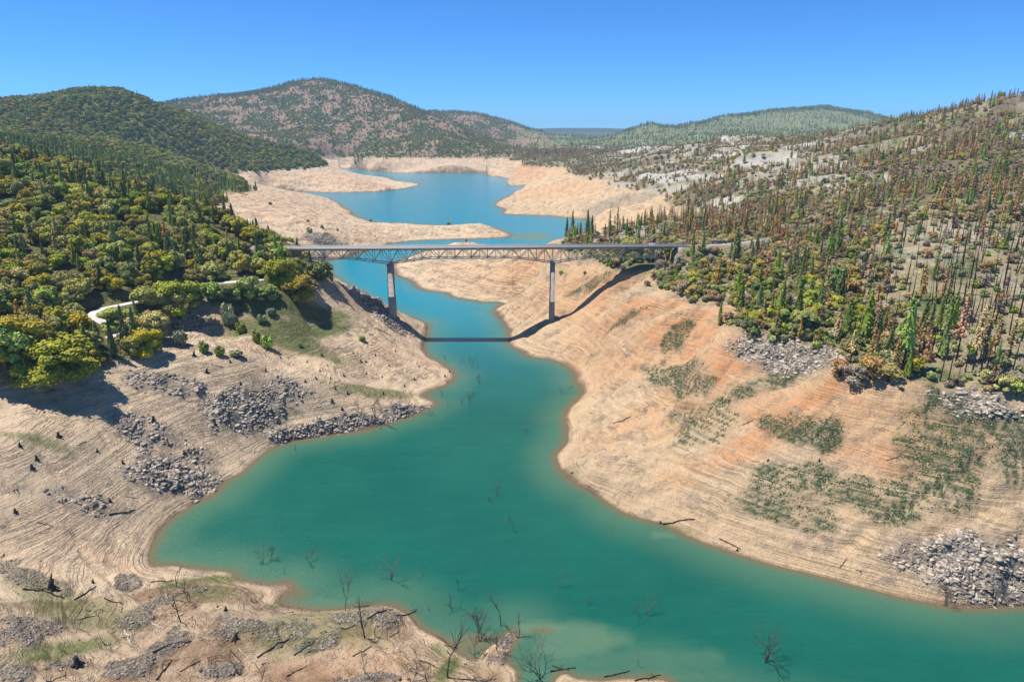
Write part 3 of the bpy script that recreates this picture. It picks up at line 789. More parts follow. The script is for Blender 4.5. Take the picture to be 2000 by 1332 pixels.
LEAF = {
 'oak': [('olive-green', leaf_mat('olive_oak_leaves', (0.405, 0.361, 0.071))), ('bright green', leaf_mat('bright_oak_leaves', (0.321, 0.380, 0.071))), ('dark green', leaf_mat('dark_oak_leaves', (0.220, 0.258, 0.064))), ('golden-green', leaf_mat('golden_oak_leaves', (0.464, 0.373, 0.077)))],
 'pine': [('dark green', leaf_mat('dark_needles', (0.109, 0.149, 0.046))), ('mid-green', leaf_mat('mid_needles', (0.184, 0.230, 0.052))), ('vivid green', leaf_mat('vivid_needles', (0.230, 0.316, 0.057)))],
 'scorched': [('rust-brown', leaf_mat('rust_needles', (0.486, 0.269, 0.109))), ('dull brown', leaf_mat('brown_needles', (0.346, 0.218, 0.109))), ('tan', leaf_mat('tan_needles', (0.538, 0.358, 0.154)))],
 'brownoak': [('brown', leaf_mat('brown_oak_leaves', (0.473, 0.308, 0.143))), ('ashen grey', leaf_mat('grey_oak_twigs', (0.384, 0.333, 0.256))), ('tan-green', leaf_mat('tan_green_leaves', (0.422, 0.371, 0.154)))],
 'shrub': [('grey-green', leaf_mat('grey_shrub_leaves', (0.320, 0.346, 0.179))), ('fresh green', leaf_mat('fresh_shrub_leaves', (0.287, 0.368, 0.075))), ('brown', leaf_mat('brown_shrub_leaves', (0.371, 0.282, 0.166)))],
}

# ------------------------------------------------------------------ the bridge
def build_bridge():
    root = link('truss_bridge', None, loc=(0, BY, 0), label='long grey steel deck-truss road bridge on two tall concrete piers over the lake', category='bridge')
    PX = (-91.5, 30.5)                           # pier positions along the bridge
    hp = 6.1
    g = Geo(); g.bar((BXL, 0, deckz(BXL) - 0.25), (BXR, 0, deckz(BXR) - 0.25), 10.6, 0.5)
    link('deck', g.mesh('deck', [M['deck']]), root)
    for s in (-1, 1):
        g = Geo(); g.bar((BXL, s * 5.36, deckz(BXL) - 0.55), (BXR, s * 5.36, deckz(BXR) - 0.55), 0.12, 1.1)
        link('fascia_girder', g.mesh('fascia_girder', [M['fascia']]), root)
    for y in (-4, -1.35, 1.35, 4):
        g = Geo(); g.bar((BXL, y, deckz(BXL) - 0.78), (BXR, y, deckz(BXR) - 0.78), 0.4, 0.54)
        link('floor_stringer', g.mesh('floor_stringer', [M['fascia']]), root)
    g = Geo(); g.bar((BXL, 0, deckz(BXL) + 0.006), (BXR, 0, deckz(BXR) + 0.006), 8.8, 0.012)
    link('roadway', g.mesh('roadway', [M['asphalt']]), root)
    for s in (-1, 1):
        g = Geo()
        g.bar((BXL, s * 5.1, deckz(BXL) + 0.3), (BXR, s * 5.1, deckz(BXR) + 0.3), 0.35, 0.6)
        g.bar((BXL, s * 5.1, deckz(BXL) + 1.1), (BXR, s * 5.1, deckz(BXR) + 1.1), 0.16, 0.2)
        for x in np.arange(BXL + 1, BXR, 2.5):
            g.box((x, s * 5.1, deckz(x) + 0.8), (0.18, 0.18, 0.44))
        link('railing', g.mesh('railing', [M['rail']]), root)
    def depth(x):
        d = min(abs(x - PX[0]), abs(x - PX[1]))
        return 6.4 + 4.0 * max(0, 1 - d / 30.5) ** 1.15
    # half-panel stations to left, between and right of the piers
    nl, nr = 13, 13
    st = [PX[0] + hp * k for k in range(-nl, 20 + nr + 1)]
    st = [x for x in st if BXL + 18 < x < BXR - 10]
    k0 = [round((x - PX[0]) / hp) for x in st]
    tz = lambda x: deckz(x) - 1.35
    bz = lambda x: deckz(x) - 1.65 - depth(x)
    def one(name, *bars):
        g = Geo()
        for bb in bars: g.bar(*bb)
        link(name, g.mesh(name, [M['steel']]), root)
    for s in (-1, 1):
        y = s * 3.9
        one('top_chord', *[((a, y, tz(a)), (c + .2, y, tz(c)), 0.5, 0.5) for a, c in zip(st[:-1], st[1:])])
        one('bottom_chord', *[((a, y, bz(a)), (c + .2, y, bz(c)), 0.5, 0.55) for a, c in zip(st[:-1], st[1:])])
        for x, k in zip(st, k0):
            one('vertical_member', ((x, y, bz(x)), (x, y, tz(x)), 0.36 if k % 2 == 0 else 0.26))
        for (a, ka), (c, kc) in zip(zip(st[:-1], k0[:-1]), zip(st[1:], k0[1:])):
            if ka % 2 == 0: one('diagonal_member', ((a, y + 0.02, bz(a)), (c, y + 0.02, tz(c)), 0.42))
            else: one('diagonal_member', ((a, y + 0.02, tz(a)), (c, y + 0.02, bz(c)), 0.42))
    for x, k in zip(st, k0):
        one('bottom_strut', ((x, -3.9, bz(x) - 0.02), (x, 3.9, bz(x) - 0.02), 0.25))
        one('floor_beam', ((x, -3.9, tz(x) + 0.02), (x, 3.9, tz(x) + 0.02), 0.4))
    for a, c in zip(st[:-2:2], st[2::2]):
        one('lateral_brace', ((a, -3.8, bz(a) + 0.05), (c, 3.8, bz(c) + 0.05), 0.2))
        one('lateral_brace', ((a, 3.8, bz(a) + 0.33), (c, -3.8, bz(c) + 0.33), 0.2))
    for x, wl in ((PX[0], 4.1), (PX[1], 3.4)):
        top = bz(x) - 1.0
        gz = float(zat(np.array([x]), np.array([BY]))[0])
        g = Geo()
        levels = [(top, 1.0), (gz + (top - gz) * 0.36, 1.1), (gz + (top - gz) * 0.36 - 0.02, 1.16), (gz - 6, 1.26)]
        prev = None
        v = []; q = []
        for z, f in levels:
            a, c = wl / 2 * f, 3.7 * f ** 0.6
            ch = 0.5
            ring = [(x - a + ch, -c), (x + a - ch, -c), (x + a, -c + ch), (x + a, c - ch), (x + a - ch, c), (x - a + ch, c), (x - a, c - ch), (x - a, -c + ch)]
            v += [(p[0], p[1], z) for p in ring]
        for k in range(len(levels) - 1):
            for e in range(8):
                q.append((k * 8 + e, (k + 1) * 8 + e, (k + 1) * 8 + (e + 1) % 8, k * 8 + (e + 1) % 8))
        g.add(v, q, [(0, e + 1, e + 2) for e in range(6)][::1])
        p = link('pier', g.mesh('pier', [M['concrete']]), root)
        g = Geo(); g.box((x, 0, top + 0.35), (wl * 1.12, 9.6, 0.7)); g.box((x - 0.0, -3.9, top + 0.85), (1.4, 1.2, 0.32)); g.box((x, 3.9, top + 0.85), (1.4, 1.2, 0.32))
        link('pier_cap', g.mesh('pier_cap', [M['fascia']]), p)
    for x, d in ((BXL + 5, 14), (BXR - 4, 12)):
        g = Geo()
        zt = deckz(x) - 1.45
        g.box((x, 0, zt - d / 2 - 0.05), (9.5, 11.4, d))
        g.box((x, -5.9, zt - d / 2 + 0.5), (10.5, 0.38, d + 1.2)); g.box((x, 5.9, zt - d / 2 + 0.5), (10.5, 0.38, d + 1.2))
        link('abutment', g.mesh('abutment', [M['concrete']]), root)
build_bridge()

# ------------------------------------------------------------------ roads as graded strips
def ribbon(name, P, hw, mat, label, th=0.35, cat='road'):
    P = np.asarray(P); d = np.gradient(P, axis=0); d[:, 2] = 0; d /= np.linalg.norm(d, axis=1)[:, None] + 1e-9
    nrm = np.stack([-d[:, 1], d[:, 0], d[:, 2] * 0], 1)
    n = len(P)
    rows = [P + nrm * hw - [0, 0, 0.9], P + nrm * hw, P + nrm * hw * 0.5 + [0, 0, .04], P - nrm * hw * 0.5 + [0, 0, .04], P - nrm * hw, P - nrm * hw - [0, 0, 0.9]]
    v = np.stack(rows, 1).reshape(-1, 3)
    i, j = np.meshgrid(np.arange(n - 1), np.arange(5), indexing='ij')
    q = np.stack([i * 6 + j, i * 6 + j + 1, (i + 1) * 6 + j + 1, (i + 1) * 6 + j], -1).reshape(-1, 4)
    return link(name, mesh_np(name, v, [q], [mat]), kind='structure', label=label, category=cat)
ribbon('road', ROADS[0][0], 2.7, M['pale_road'], 'pale narrow road winding through the oaks on the left bank')
ribbon('road', ROADS[1][0], 3.9, M['asphalt'], 'grey road leaving the right end of the bridge')
ribbon('road', ROADS[2][0], 3.9, M['asphalt'], 'grey road reaching the left end of the bridge')

# ------------------------------------------------------------------ the car on the bridge
def build_car(x, y, z):
    root = link('parked_car', None, loc=(x, y, z), label='small white car driving on the bridge deck near its right end', category='car')
    root.name = 'white_car'
    g = Geo()
    prof = [(-2.2, .35), (-2.25, .75), (-2.1, .95), (-1.2, 1.0), (1.3, .98), (2.1, .85), (2.25, .6), (2.2, .35)]
    def extr(prof, w0, w1):
        n = len(prof)
        v = [(px, -w0 / 2 if pz < .97 else -w1 / 2, pz) for px, pz in prof] + [(px, w0 / 2 if pz < .97 else w1 / 2, pz) for px, pz in prof]
        q = [(k, (k + 1) % n, n + (k + 1) % n, n + k) for k in range(n)]
        t = [(0, k + 1, k) for k in range(1, n - 1)] + [(n, n + k, n + k + 1) for k in range(1, n - 1)]
        g.add(v, q, t)
    extr(prof, 1.8, 1.74)
    link('body', g.mesh('body', [M['white_paint']]), root)
    g = Geo(); extr([(-1.5, 1.0), (-1.0, 1.42), (.5, 1.45), (1.1, 1.0)], 1.66, 1.4)
    gh = link('windows', g.mesh('windows', [M['glass']]), root)
    g = Geo(); extr([(-1.02, 1.43), (-.95, 1.5), (.42, 1.53), (.5, 1.46)], 1.36, 1.36)
    link('roof', g.mesh('roof', [M['white_paint']]), root)
    for wx in (-1.35, 1.4):
        for s in (-1, 1):
            g = Geo(); g.tube([(wx, s * 0.72, .34), (wx, s * 0.93, .34)], [.34, .34], 14)
            link('wheel', g.mesh('wheel', [M['rubber']]), root)
cx = (1275 - 1000) / F * (BY * CP_ + 80 * SP_)
build_car(cx, BY + 1.9, deckz(cx) + 0.02)

# ------------------------------------------------------------------ tree kinds
def oak_geo(seed, dens=1.0, wide=1.0, trunkm=0, nl=17, core=True, size=0.42):
    r = np.random.default_rng(seed)
    cg, tg = Geo(), Geo()
    lobes = [((0, 0, 5.6), 2.3)]
    for k in range(nl):
        a = k * 2.4 + r.uniform(-.4, .4); rad = r.uniform(1.2, 3.6) * wide
        lobes.append(((math.cos(a) * rad, math.sin(a) * rad, r.uniform(2.2, 8.4) - rad * 0.45), r.uniform(.6, 1.85)))
    C = np.array([l[0] for l in lobes]); RR = np.array([l[1] for l in lobes])
    for c, rad in lobes:
        n = int(190 * rad * dens)
        d = r.normal(size=(n, 3)); d /= np.linalg.norm(d, axis=1)[:, None]
        d[:, 2] = np.where(d[:, 2] < -0.5, -d[:, 2], d[:, 2])
        p = np.array(c) + d * rad * np.where(r.uniform(size=(n, 1)) < .12, r.uniform(1.1, 1.4, size=(n, 1)), r.uniform(0.78, 1.12, size=(n, 1))) * np.array([1, 1, 0.85])
        inside = (np.linalg.norm(p[:, None] - C[None], axis=2) < RR[None] * 0.72).any(1)
        p, d = p[~inside], d[~inside]
        if len(p): cg.cards(p, d + r.normal(size=d.shape) * 0.45 + [0, 0, .3], size * r.uniform(.55, 1.15, size=len(p)), r=r)
        if core: cg.ico(c, rad * np.array([.8, .8, .66]), r=r)
    tg.tube([(0, 0, -1.2), (0, 0, 0.2), (.15, .1, 2.2), (0, 0, 4.2)], [.55, .42, .32, .2], 7)
    for k in range(4):
        c = C[1 + k * 2]
        tg.tube([(0.1, 0.05, 1.8 + .3 * k), tuple(c * .55 + [0, 0, 1.0]), tuple(c)], [.2, .13, .06], 5)
    return tg, cg

def pine_geo(seed, h=20.0, base=0.12, rad=3.0, fill=1.0, droop=0.25, open_=0.0, top=1.0):
    r = np.random.default_rng(seed)
    cg, tg = Geo(), Geo()
    bend = r.normal(0, .25, 2)
    tg.tube([(0, 0, -1.5), (0, 0, 0.3), (bend[0], bend[1], h * .5), (bend[0] * .5, bend[1] * .5, h)], [.42, .34, .2, .04], 7)
    nw = int(h * 1.35)
    P, N, S_ = [], [], []
    for k in range(nw):
        t = base + (0.985 - base) * (k + r.uniform(-.3, .3)) / nw
        t = min(max(t, base), .99)
        R_ = rad * ((1 - t) / (1 - base)) ** 0.75 * r.uniform(.7, 1.12) * (1 if t > base + .1 else .8)
        nb = max(4, int((5.5 if t < .8 else 4.5)))
        for q in range(nb):
            if r.uniform() < open_: continue
            a = r.uniform(0, 2 * math.pi) if open_ > .3 else q * 2 * math.pi / nb + k * 1.3 + r.uniform(-.3, .3)
            L = R_ * r.uniform(.55, 1.2)
            m_ = max(2, int(L / 0.62 * fill))
            for e in range(m_):
                f = (e + .6) / m_
                rr = L * f
                P.append((math.cos(a) * rr + r.normal(0, .12), math.sin(a) * rr + r.normal(0, .12), t * h - droop * rr * f + r.normal(0, .15)))
                N.append((math.cos(a) * .45 + r.normal(0, .35), math.sin(a) * .45 + r.normal(0, .35), .85))
                S_.append((.42 + .2 * (1 - f)) * r.uniform(.8, 1.25))
    cg.cards(P, N, S_, r=r)
    k = int(len(P) * .5)
    sel = r.choice(len(P), k, replace=False)
    Pa = np.array(P)[sel]; Na = np.stack([Pa[:, 0], Pa[:, 1], np.full(k, .3)], 1) + r.normal(size=(k, 3)) * .4
    cg.cards(Pa - [0, 0, .25], Na, .42, r=r)
    if open_ < .2:
        zs = np.linspace(base * h + .3, h * .93, 9)
        cg.tube([(bend[0] * min(z / h * 2, 1), bend[1] * min(z / h * 2, 1), z) for z in zs], [rad * .5 * ((1 - z / h) / (1 - base)) ** .8 for z in zs], 7)
    return tg, cg

def snag_geo(seed, h=17.0, fork=False):
    r = np.random.default_rng(seed)
    tg, cg = Geo(), Geo()
    l = r.normal(0, .35, 2)
    tg.tube([(0, 0, -1.2), (0, 0, .3), (l[0], l[1], h * .5), (l[0] * 1.6, l[1] * 1.6, h)], [.36, .29, .19, .05], 6)
    for k in range(int(r.integers(9, 20))):
        t = r.uniform(.3, .97); a = r.uniform(0, 6.28); L = r.uniform(.5, 2.3) * (1.15 - t)
        z = t * h; o = np.array([l[0] * min(2 * t, 1) + l[0] * .6 * max(0, 2 * t - 1), l[1] * min(2 * t, 1) + l[1] * .6 * max(0, 2 * t - 1), z])
        e = o + [math.cos(a) * L, math.sin(a) * L, r.uniform(-.3, .8) * L]
        cg.tube([o, (o + e) / 2 + [0, 0, .1], e], [.08, .055, .02], 4)
    return tg, cg

def bare_tree_geo(seed, h=10.0, spread=.5, depth=4, thick=1.0, stems=1, twig=True):
    r = np.random.default_rng(seed)
    g = Geo()
    def grow(p, d, L, rad, lev):
        n = 4
        path = [p]; q = np.array(p)
        for k in range(n):
            d = d + r.normal(0, .13, 3); d /= np.linalg.norm(d)
            q = q + d * L / n; path.append(q.copy())
        g.tube(path, np.linspace(rad, rad * .62, n + 1), 6 if lev < 2 else 4)
        if lev >= depth: return
        nb = 2 + (r.uniform() < .55) + (lev == 1)
        for k in range(nb):
            a = r.normal(size=3); a -= a @ d * d; a /= np.linalg.norm(a) + 1e-9
            nd = d + a * spread * r.uniform(.6, 1.5); nd[2] += .12; nd /= np.linalg.norm(nd)
            s = path[-1] if k == 0 else path[int(r.integers(2, n + 1))]
            grow(s, nd, L * r.uniform(.55, .82), max(rad * r.uniform(.45, .66), .018), lev + 1)
    for s in range(stems):
        a = r.uniform(0, 6.28); t = .1 if stems == 1 else r.uniform(.12, .38)
        d0 = np.array([math.cos(a) * t, math.sin(a) * t, 1.0]); d0 /= np.linalg.norm(d0)
        grow(np.array([r.normal(0, .12) * (stems > 1), r.normal(0, .12) * (stems > 1), -1.0]), d0, h * .4, .017 * h * thick, 0)
    return g

def shrub_geo(seed, core=True):
    r = np.random.default_rng(seed)
    cg, tg = Geo(), Geo()
    for k in range(6):
        a = r.uniform(0, 6.28); rad = r.uniform(0, .85)
        c = np.array([math.cos(a) * rad, math.sin(a) * rad, r.uniform(.45, 1.0)]); R_ = r.uniform(.5, .8)
        n = 65
        d = r.normal(size=(n, 3)); d /= np.linalg.norm(d, axis=1)[:, None]; d[:, 2] = np.abs(d[:, 2]) * np.sign(r.uniform(-.25, 1, n))
        cg.cards(c + d * R_ * r.uniform(.8, 1.2, size=(n, 1)), d + r.normal(size=(n, 3)) * .5, .23 * r.uniform(.7, 1.3, n), r=r)
        if core: cg.ico(c, R_ * .72, r=r)
        tg.tube([(0, 0, -.3), tuple(c * .5), tuple(c)], [.07, .05, .02], 4)
    return tg, cg

def merge(tg, cg):
    g = Geo(); g.add(np.concatenate(tg.v), np.concatenate(tg.q) if tg.q else (), np.concatenate(tg.t) if tg.t else (), 0)
    g.add(np.concatenate(cg.v), np.concatenate(cg.q) if cg.q else (), np.concatenate(cg.t) if cg.t else (), 1)
    return g

KIND = {}
def make_kind(key, geos, bark, tints):
    KIND[key] = dict(trunk=[t.mesh(key + '_trunk', [bark]) for t, c in geos],
                     crown=[[c.mesh(key + '_crown', [m]) for _, m in tints] for t, c in geos],
                     both=[[merge(t, c).mesh(key + '_tree', [bark, m]) for _, m in tints] for t, c in geos],
                     tints=[n for n, _ in tints])
make_kind('oak', [oak_geo(s, 1.0, w_) for s, w_ in ((1, 1.0), (2, 1.15), (3, .9), (4, 1.05), (5, .8))] + [oak_geo(6, 2.3, 1.1, nl=24, size=.25)], M['bark'], LEAF['oak'])
make_kind('pine', [pine_geo(10, 20, .1, 4.7), pine_geo(11, 20, .16, 4.0), pine_geo(12, 20, .08, 5.2), pine_geo(13, 20, .3, 4.4, open_=.12), pine_geo(14, 20, .22, 4.4, .9, .4, .22)], M['bark'], LEAF['pine'])
make_kind('scorched', [pine_geo(20, 20, .18, 4.0, .9, .35, .26), pine_geo(21, 20, .3, 3.4, .9, .4, .3), pine_geo(22, 20, .12, 4.2, .9, .35, .24), pine_geo(23, 20, .42, 3.5, .9, .3, .3), pine_geo(24, 20, .25, 3.0, .9, .3, .55)], M['char'], LEAF['scorched'])
make_kind('brownoak', [oak_geo(s, .62, 1.0, nl=11, core=False, size=.36) for s in (31, 32, 33)], M['char'], LEAF['brownoak'])
make_kind('shrub', [shrub_geo(s) for s in (41, 42, 43)], M['bark'], LEAF['shrub'])
make_kind('snag', [snag_geo(s) for s in (51, 52, 53, 54, 55)], M['char'], [('charred black', M['char']), ('ashen grey', M['ash_bark'])])
SIZE = dict(oak=(9.0, 4.2), pine=(20.0, 4.6), scorched=(20.0, 3.8), brownoak=(9.0, 4.0), shrub=(1.7, 1.5), snag=(17.0, .6))

# ------------------------------------------------------------------ where each kind grows
run = np.maximum.accumulate((Z - H) / VD, axis=0)
prev = np.vstack([np.full((1, nx), -9.0), run[:-1]])
def shows(hh): return ((Z + hh - H) / VD > prev - 0.0006)
inF = (UU > -480) & (UU < 2520) & (VV < 1400)
cell = VD ** 2 * (va[1] - va[0]) * (vl[1] - vl[0])
FO = (forest > .55) & land & inF
onroad = np.zeros_like(X, bool)
for rp, hw in ROADS:
    for p in rp[::3]:
        onroad |= ((X - p[0]) ** 2 + (Y - p[1]) ** 2) < (hw + 3.2) ** 2
onbridge = (np.abs(Y - BY) < 8.5) & (X > BXL - 2) & (X < BXR + 4)
FO &= ~onroad & ~onbridge
LN = FO & (X < -40) & (Y < 860)
LS = FO & (X < -250) & (Y >= 860) & (Y < 1330)
LH = FO & (X < 0) & (Y >= 1330) & (Y < 2700)
MT = FO & (Y >= 2700) & (UU < 1010)
FR = FO & (Y >= 3300) & (UU >= 1010)
RN = FO & (X > 30) & (Y < 560)
RM = FO & (X > 0) & (Y >= 560) & (Y < 1000)
RF = FO & (X > 0) & (Y >= 1000) & (Y < 3300) & (UU > 960)
clump = fbm(X / 34, Y / 34, 3, 201); clump2 = fbm(X / 75, Y / 75, 3, 205)
bare = 1 - sstep(.25, .6, MK['white'])
clear = sstep(1690, 1760, UU) * (VV > 430) * (VV < 640) * (Y < 640)
shelf = sstep(1780, 1840, UU) * (Y < 330)
D = {k: np.zeros_like(X) for k in KIND}
edge_r = 1 - sstep(FP + 4, FP + 16, Z)
D['oak'] += LN * 1.3 + LS * .3 + LH * (.9 + .8 * clump) + MT * (.3 + 1.4 * sstep(.44, .56, fbm(X / 60, Y / 60, 4, 103))) + FR * .35
D['pine'] += LN * (.2 + .5 * sstep(.45, .62, clump2) * (Y > 380)) + LS * 1.2 + LH * (.10 + .4 * sstep(.5, .62, clump2)) + MT * .05 + FR * .06
D['scorched'] += LN * .07 + MT * .03
D['snag'] += LN * .08 + MT * .06
D['pine'] += RN * (.16 + .3 * sstep(.45, .6, clump)) * (1 - .75 * clear) * (1 - .7 * shelf) + RM * .10 + RF * .04
D['scorched'] += RN * (.2 + .42 * sstep(.42, .6, clump2)) * (1 - .85 * clear) * (1 - .5 * shelf) + RM * (.26 + .42 * sstep(.42, .58, clump)) + RF * (.14 + .5 * sstep(.45, .6, clump2)) * bare
D['snag'] += RN * (.12 + .8 * clear + .25 * shelf) + RM * (.18 + .3 * clear) + RF * .12 * bare
low_r = sstep(1200, 1260, UU) * (1 - sstep(1640, 1700, UU)) * sstep(505, 560, VV)
D['oak'] += (RN * (.2 + .75 * edge_r * (UU < 1680) + .8 * low_r) * (1 - clear) * (1 - .9 * shelf) + RM * .07 + RF * .09) * (1 - .6 * (1 - bare))
D['brownoak'] += (RN * (.6 + .7 * clump) * (1 - .7 * clear) * (1 - .6 * low_r) * (1 - .6 * shelf) + RM * .45 + RF * .3) * (.3 + .7 * bare)
D['shrub'] += RN * (2.2 + 2 * low_r + 2.0 * edge_r) * (1 - .55 * clear) * (1 - .3 * shelf) + RM * 1.8 * bare + RF * .35 * bare + LN * .15 + FO * (Y < 700) * .1
grove = sstep(.40, .58, fbm(X / 48, Y / 48, 3, 209))
for _k in ('scorched', 'pine', 'snag'):
    D[_k] *= np.where((X > 30) & (Y < 3300), .35 + 1.25 * grove, 1)
D['brownoak'] *= np.where(X > 30, 1.45 - .8 * grove, 1)
crest = (np.abs((Z - H) / VD - run.max(0)[None, :]) < .004) & (Y > 1300)
D['pine'] += crest * FO * .35; D['snag'] += crest * MT * .35; D['scorched'] += crest * RF * .2
TREES = []                                       # (kind, x, y, z, scale, width, tint, variant, hand-placed)
TP = dict(oak=[.46, .27, .11, .16], pine=[.5, .35, .15], scorched=[.42, .4, .18], brownoak=[.42, .3, .28], shrub=[.38, .34, .28], snag=[.72, .28])
SCL = dict(oak=(.75, 1.5), pine=(.45, 1.0), scorched=(.42, .95), brownoak=(.45, .95), shrub=(.7, 2.1), snag=(.5, 1.15))
trng = np.random.default_rng(77)
for kd in ('oak', 'pine', 'scorched', 'brownoak', 'shrub', 'snag'):
    dens = D[kd] * shows(SIZE[kd][0] * .8)
    cnt = trng.poisson(np.clip(dens * cell / 100, 0, 50))
    ii, jj = np.nonzero(cnt)
    rep = cnt[ii, jj]
    ii, jj = np.repeat(ii, rep), np.repeat(jj, rep)
    a = va[jj] + (trng.uniform(size=len(jj)) - .5) * (va[1] - va[0]); l = vl[ii] + (trng.uniform(size=len(ii)) - .5) * (vl[1] - vl[0])
    x, y = np.exp(l) * np.sin(a), np.exp(l) * np.cos(a)
    z = zat(x, y)
    n = len(x)
    if kd in ('oak', 'pine', 'scorched', 'brownoak', 'snag'):      # the road cut stays open
        pu, pv_, _ = proj(x, y, z)
        rv = np.interp(pu, [290, 303, 330, 370, 420, 500, 545], [580, 573, 562, 557, 553, 547, 545])
        blk = ((pu > 290) & (pu < 545) & (pv_ > rv) & (pv_ < rv + 42)) | ((pu > 168) & (pu < 262) & (pv_ > 598) & (pv_ < 668))
        ok = ~blk; x, y, z, n = x[ok], y[ok], z[ok], int(ok.sum())
    sc = trng.uniform(*SCL[kd], size=n) * np.where((y > 2700) & (kd in ('oak',)), trng.uniform(.4, .8, n), 1.0)
    if kd == 'oak': sc *= np.where(x > 0, .62, 1.0)
    if kd in ('pine', 'scorched', 'snag'): sc *= np.where(y > 2700, 1.25, np.where(y > 1300, .85, 1.0))
    tint = trng.choice(len(TP[kd]), size=n, p=TP[kd])
    if kd == 'pine': tint = np.where((x > 0) & (trng.uniform(size=n) < .5), np.maximum(tint, 1), np.where(x < 0, np.minimum(tint, 1), tint))
    if kd == 'oak': tint = np.where((x > 0) & (y < 560) & (trng.uniform(size=n) < .45), 1, tint)
    if kd == 'oak': tint = np.where(y > 1300, np.where(y > 2700, trng.choice(2, n), np.where(trng.uniform(size=n) < .75, 1 + (trng.uniform(size=n) < .25), 0)), tint)
    vr = trng.integers(0, 5 if kd == 'oak' else len(KIND[kd]['trunk']), size=n)
    TREES.append(dict(kind=kd, x=x, y=y, z=z, s=sc, t=tint, v=vr, hand=np.zeros(n, bool), w=np.ones(n)))
HAND = [  # kind, u, v of the foot, height and width in photo pixels, tint, variant
 ('pine',1690,663,100,50,2,2),('pine',1760,722,140,50,2,3),('pine',1560,573,58,20,1,0),('pine',1526,612,80,28,1,0),('pine',1444,622,82,36,1,1),('pine',1652,672,88,34,1,3),('pine',1406,634,48,18,1,0),('pine',1435,517,72,34,1,2),('pine',1352,505,58,18,1,0),('pine',1372,498,52,18,1,1),('pine',1320,480,30,12,1,0),('oak',1638,572,60,38,1,1),('oak',1575,640,40,45,1,0),('oak',1670,690,40,40,2,1),
 ('scorched',1866,712,135,44,0,3),('scorched',1899,728,128,36,2,3),('scorched',1916,724,100,36,0,1),('scorched',1748,727,75,30,1,1),('scorched',1798,587,78,26,0,0),('pine',1830,663,88,26,1,3),('pine',1845,666,88,24,1,3),('pine',1815,650,80,22,2,1),('snag',1960,563,88,12,0,0),('snag',1897,577,80,10,0,1),('snag',1969,667,90,10,0,2),('snag',1978,722,78,14,1,3),('snag',1940,640,95,12,0,4),('snag',1925,700,110,12,0,0),('snag',1990,620,95,12,0,1),('snag',1760,470,70,9,0,2),('snag',1880,520,80,10,0,3),('snag',1860,600,90,10,0,4),
 ('oak',110,742,92,130,0,1),('oak',14,722,95,90,2,0),('oak',40,690,80,95,0,2),('oak',-10,640,80,90,2,3),('pine',172,698,72,34,0,2),('pine',192,676,52,30,0,0),('pine',222,696,75,30,0,2),('pine',246,682,88,34,0,0),('pine',266,674,76,34,0,2),('oak',296,662,58,62,3,3),('oak',282,690,52,56,3,1),('oak',230,640,44,56,1,0),('oak',340,606,64,80,1,1),('oak',282,604,50,48,0,2),('oak',378,594,44,40,2,3),('oak',416,590,46,42,1,0),('oak',448,590,38,40,2,4),('oak',484,588,52,48,1,1),('oak',185,706,30,40,3,4),('oak',320,618,54,60,0,1),
 ('pine',570,560,56,20,0,0),('pine',592,556,48,20,0,2),('pine',603,560,40,14,0,1),('oak',628,548,46,46,2,0),('oak',582,584,52,62,3,1),('oak',548,560,60,56,0,2),('oak',522,585,30,44,1,3),('oak',560,500,30,30,3,4),('pine',541,512,62,20,1,1),('pine',505,510,60,20,0,0),('oak',605,575,34,40,3,0),
 ('pine',1107,467,44,16,0,0),('pine',1118,464,54,16,0,1),('pine',1147,462,54,20,0,2),('pine',1156,460,40,16,0,0),('scorched',1190,462,54,16,0,0),('scorched',1205,460,56,16,0,1),('oak',1230,498,40,46,0,2),('brownoak',1640,735,40,40,0,0),('brownoak',1700,740,52,60,0,1),('brownoak',1672,748,40,50,1,2),('brownoak',1735,745,40,44,2,0),('scorched',1762,726,70,24,1,2),('oak',1985,772,36,34,1,2),('oak',1962,764,34,34,0,3)]
hk = {}
for kd, u, v, hp_, wp_, t, vr in HAND:
    x, y, z, d = ground_hit(u, v)
    z = float(zat(np.array([x]), np.array([y]))[0])
    dep = proj(x, y, z)[2]
    s = hp_ * dep / F / SIZE[kd][0] / math.cos(PITCH + math.atan((v - 666) / F))
    wd = np.clip((wp_ * dep / F / 2) / (SIZE[kd][1] * s), .6, 1.7) if kd != 'snag' else 1.0
    if kd == 'oak' and wp_ >= 56: vr = 5
    hk.setdefault(kd, []).append((x, y, z - .2, s, t, vr, wd))
for T in TREES:
    if T['kind'] in hk:
        h_ = np.array(hk[T['kind']])
        # clear the self-sown trees standing in a measured tree's place
        keep_ = np.ones(len(T['x']), bool)
        for k in ('x', 'y', 'z', 's'): pass
        for q in h_:
            keep_ &= (T['x'] - q[0]) ** 2 + (T['y'] - q[1]) ** 2 > 9
        for k, c in (('x', 0), ('y', 1), ('z', 2), ('s', 3), ('t', 4), ('v', 5), ('w', 6)):
            T[k] = np.concatenate([T[k][keep_], h_[:, c]])
        T['t'] = T['t'].astype(int); T['v'] = T['v'].astype(int)
        T['hand'] = np.concatenate([np.zeros(keep_.sum(), bool), np.ones(len(h_), bool)])

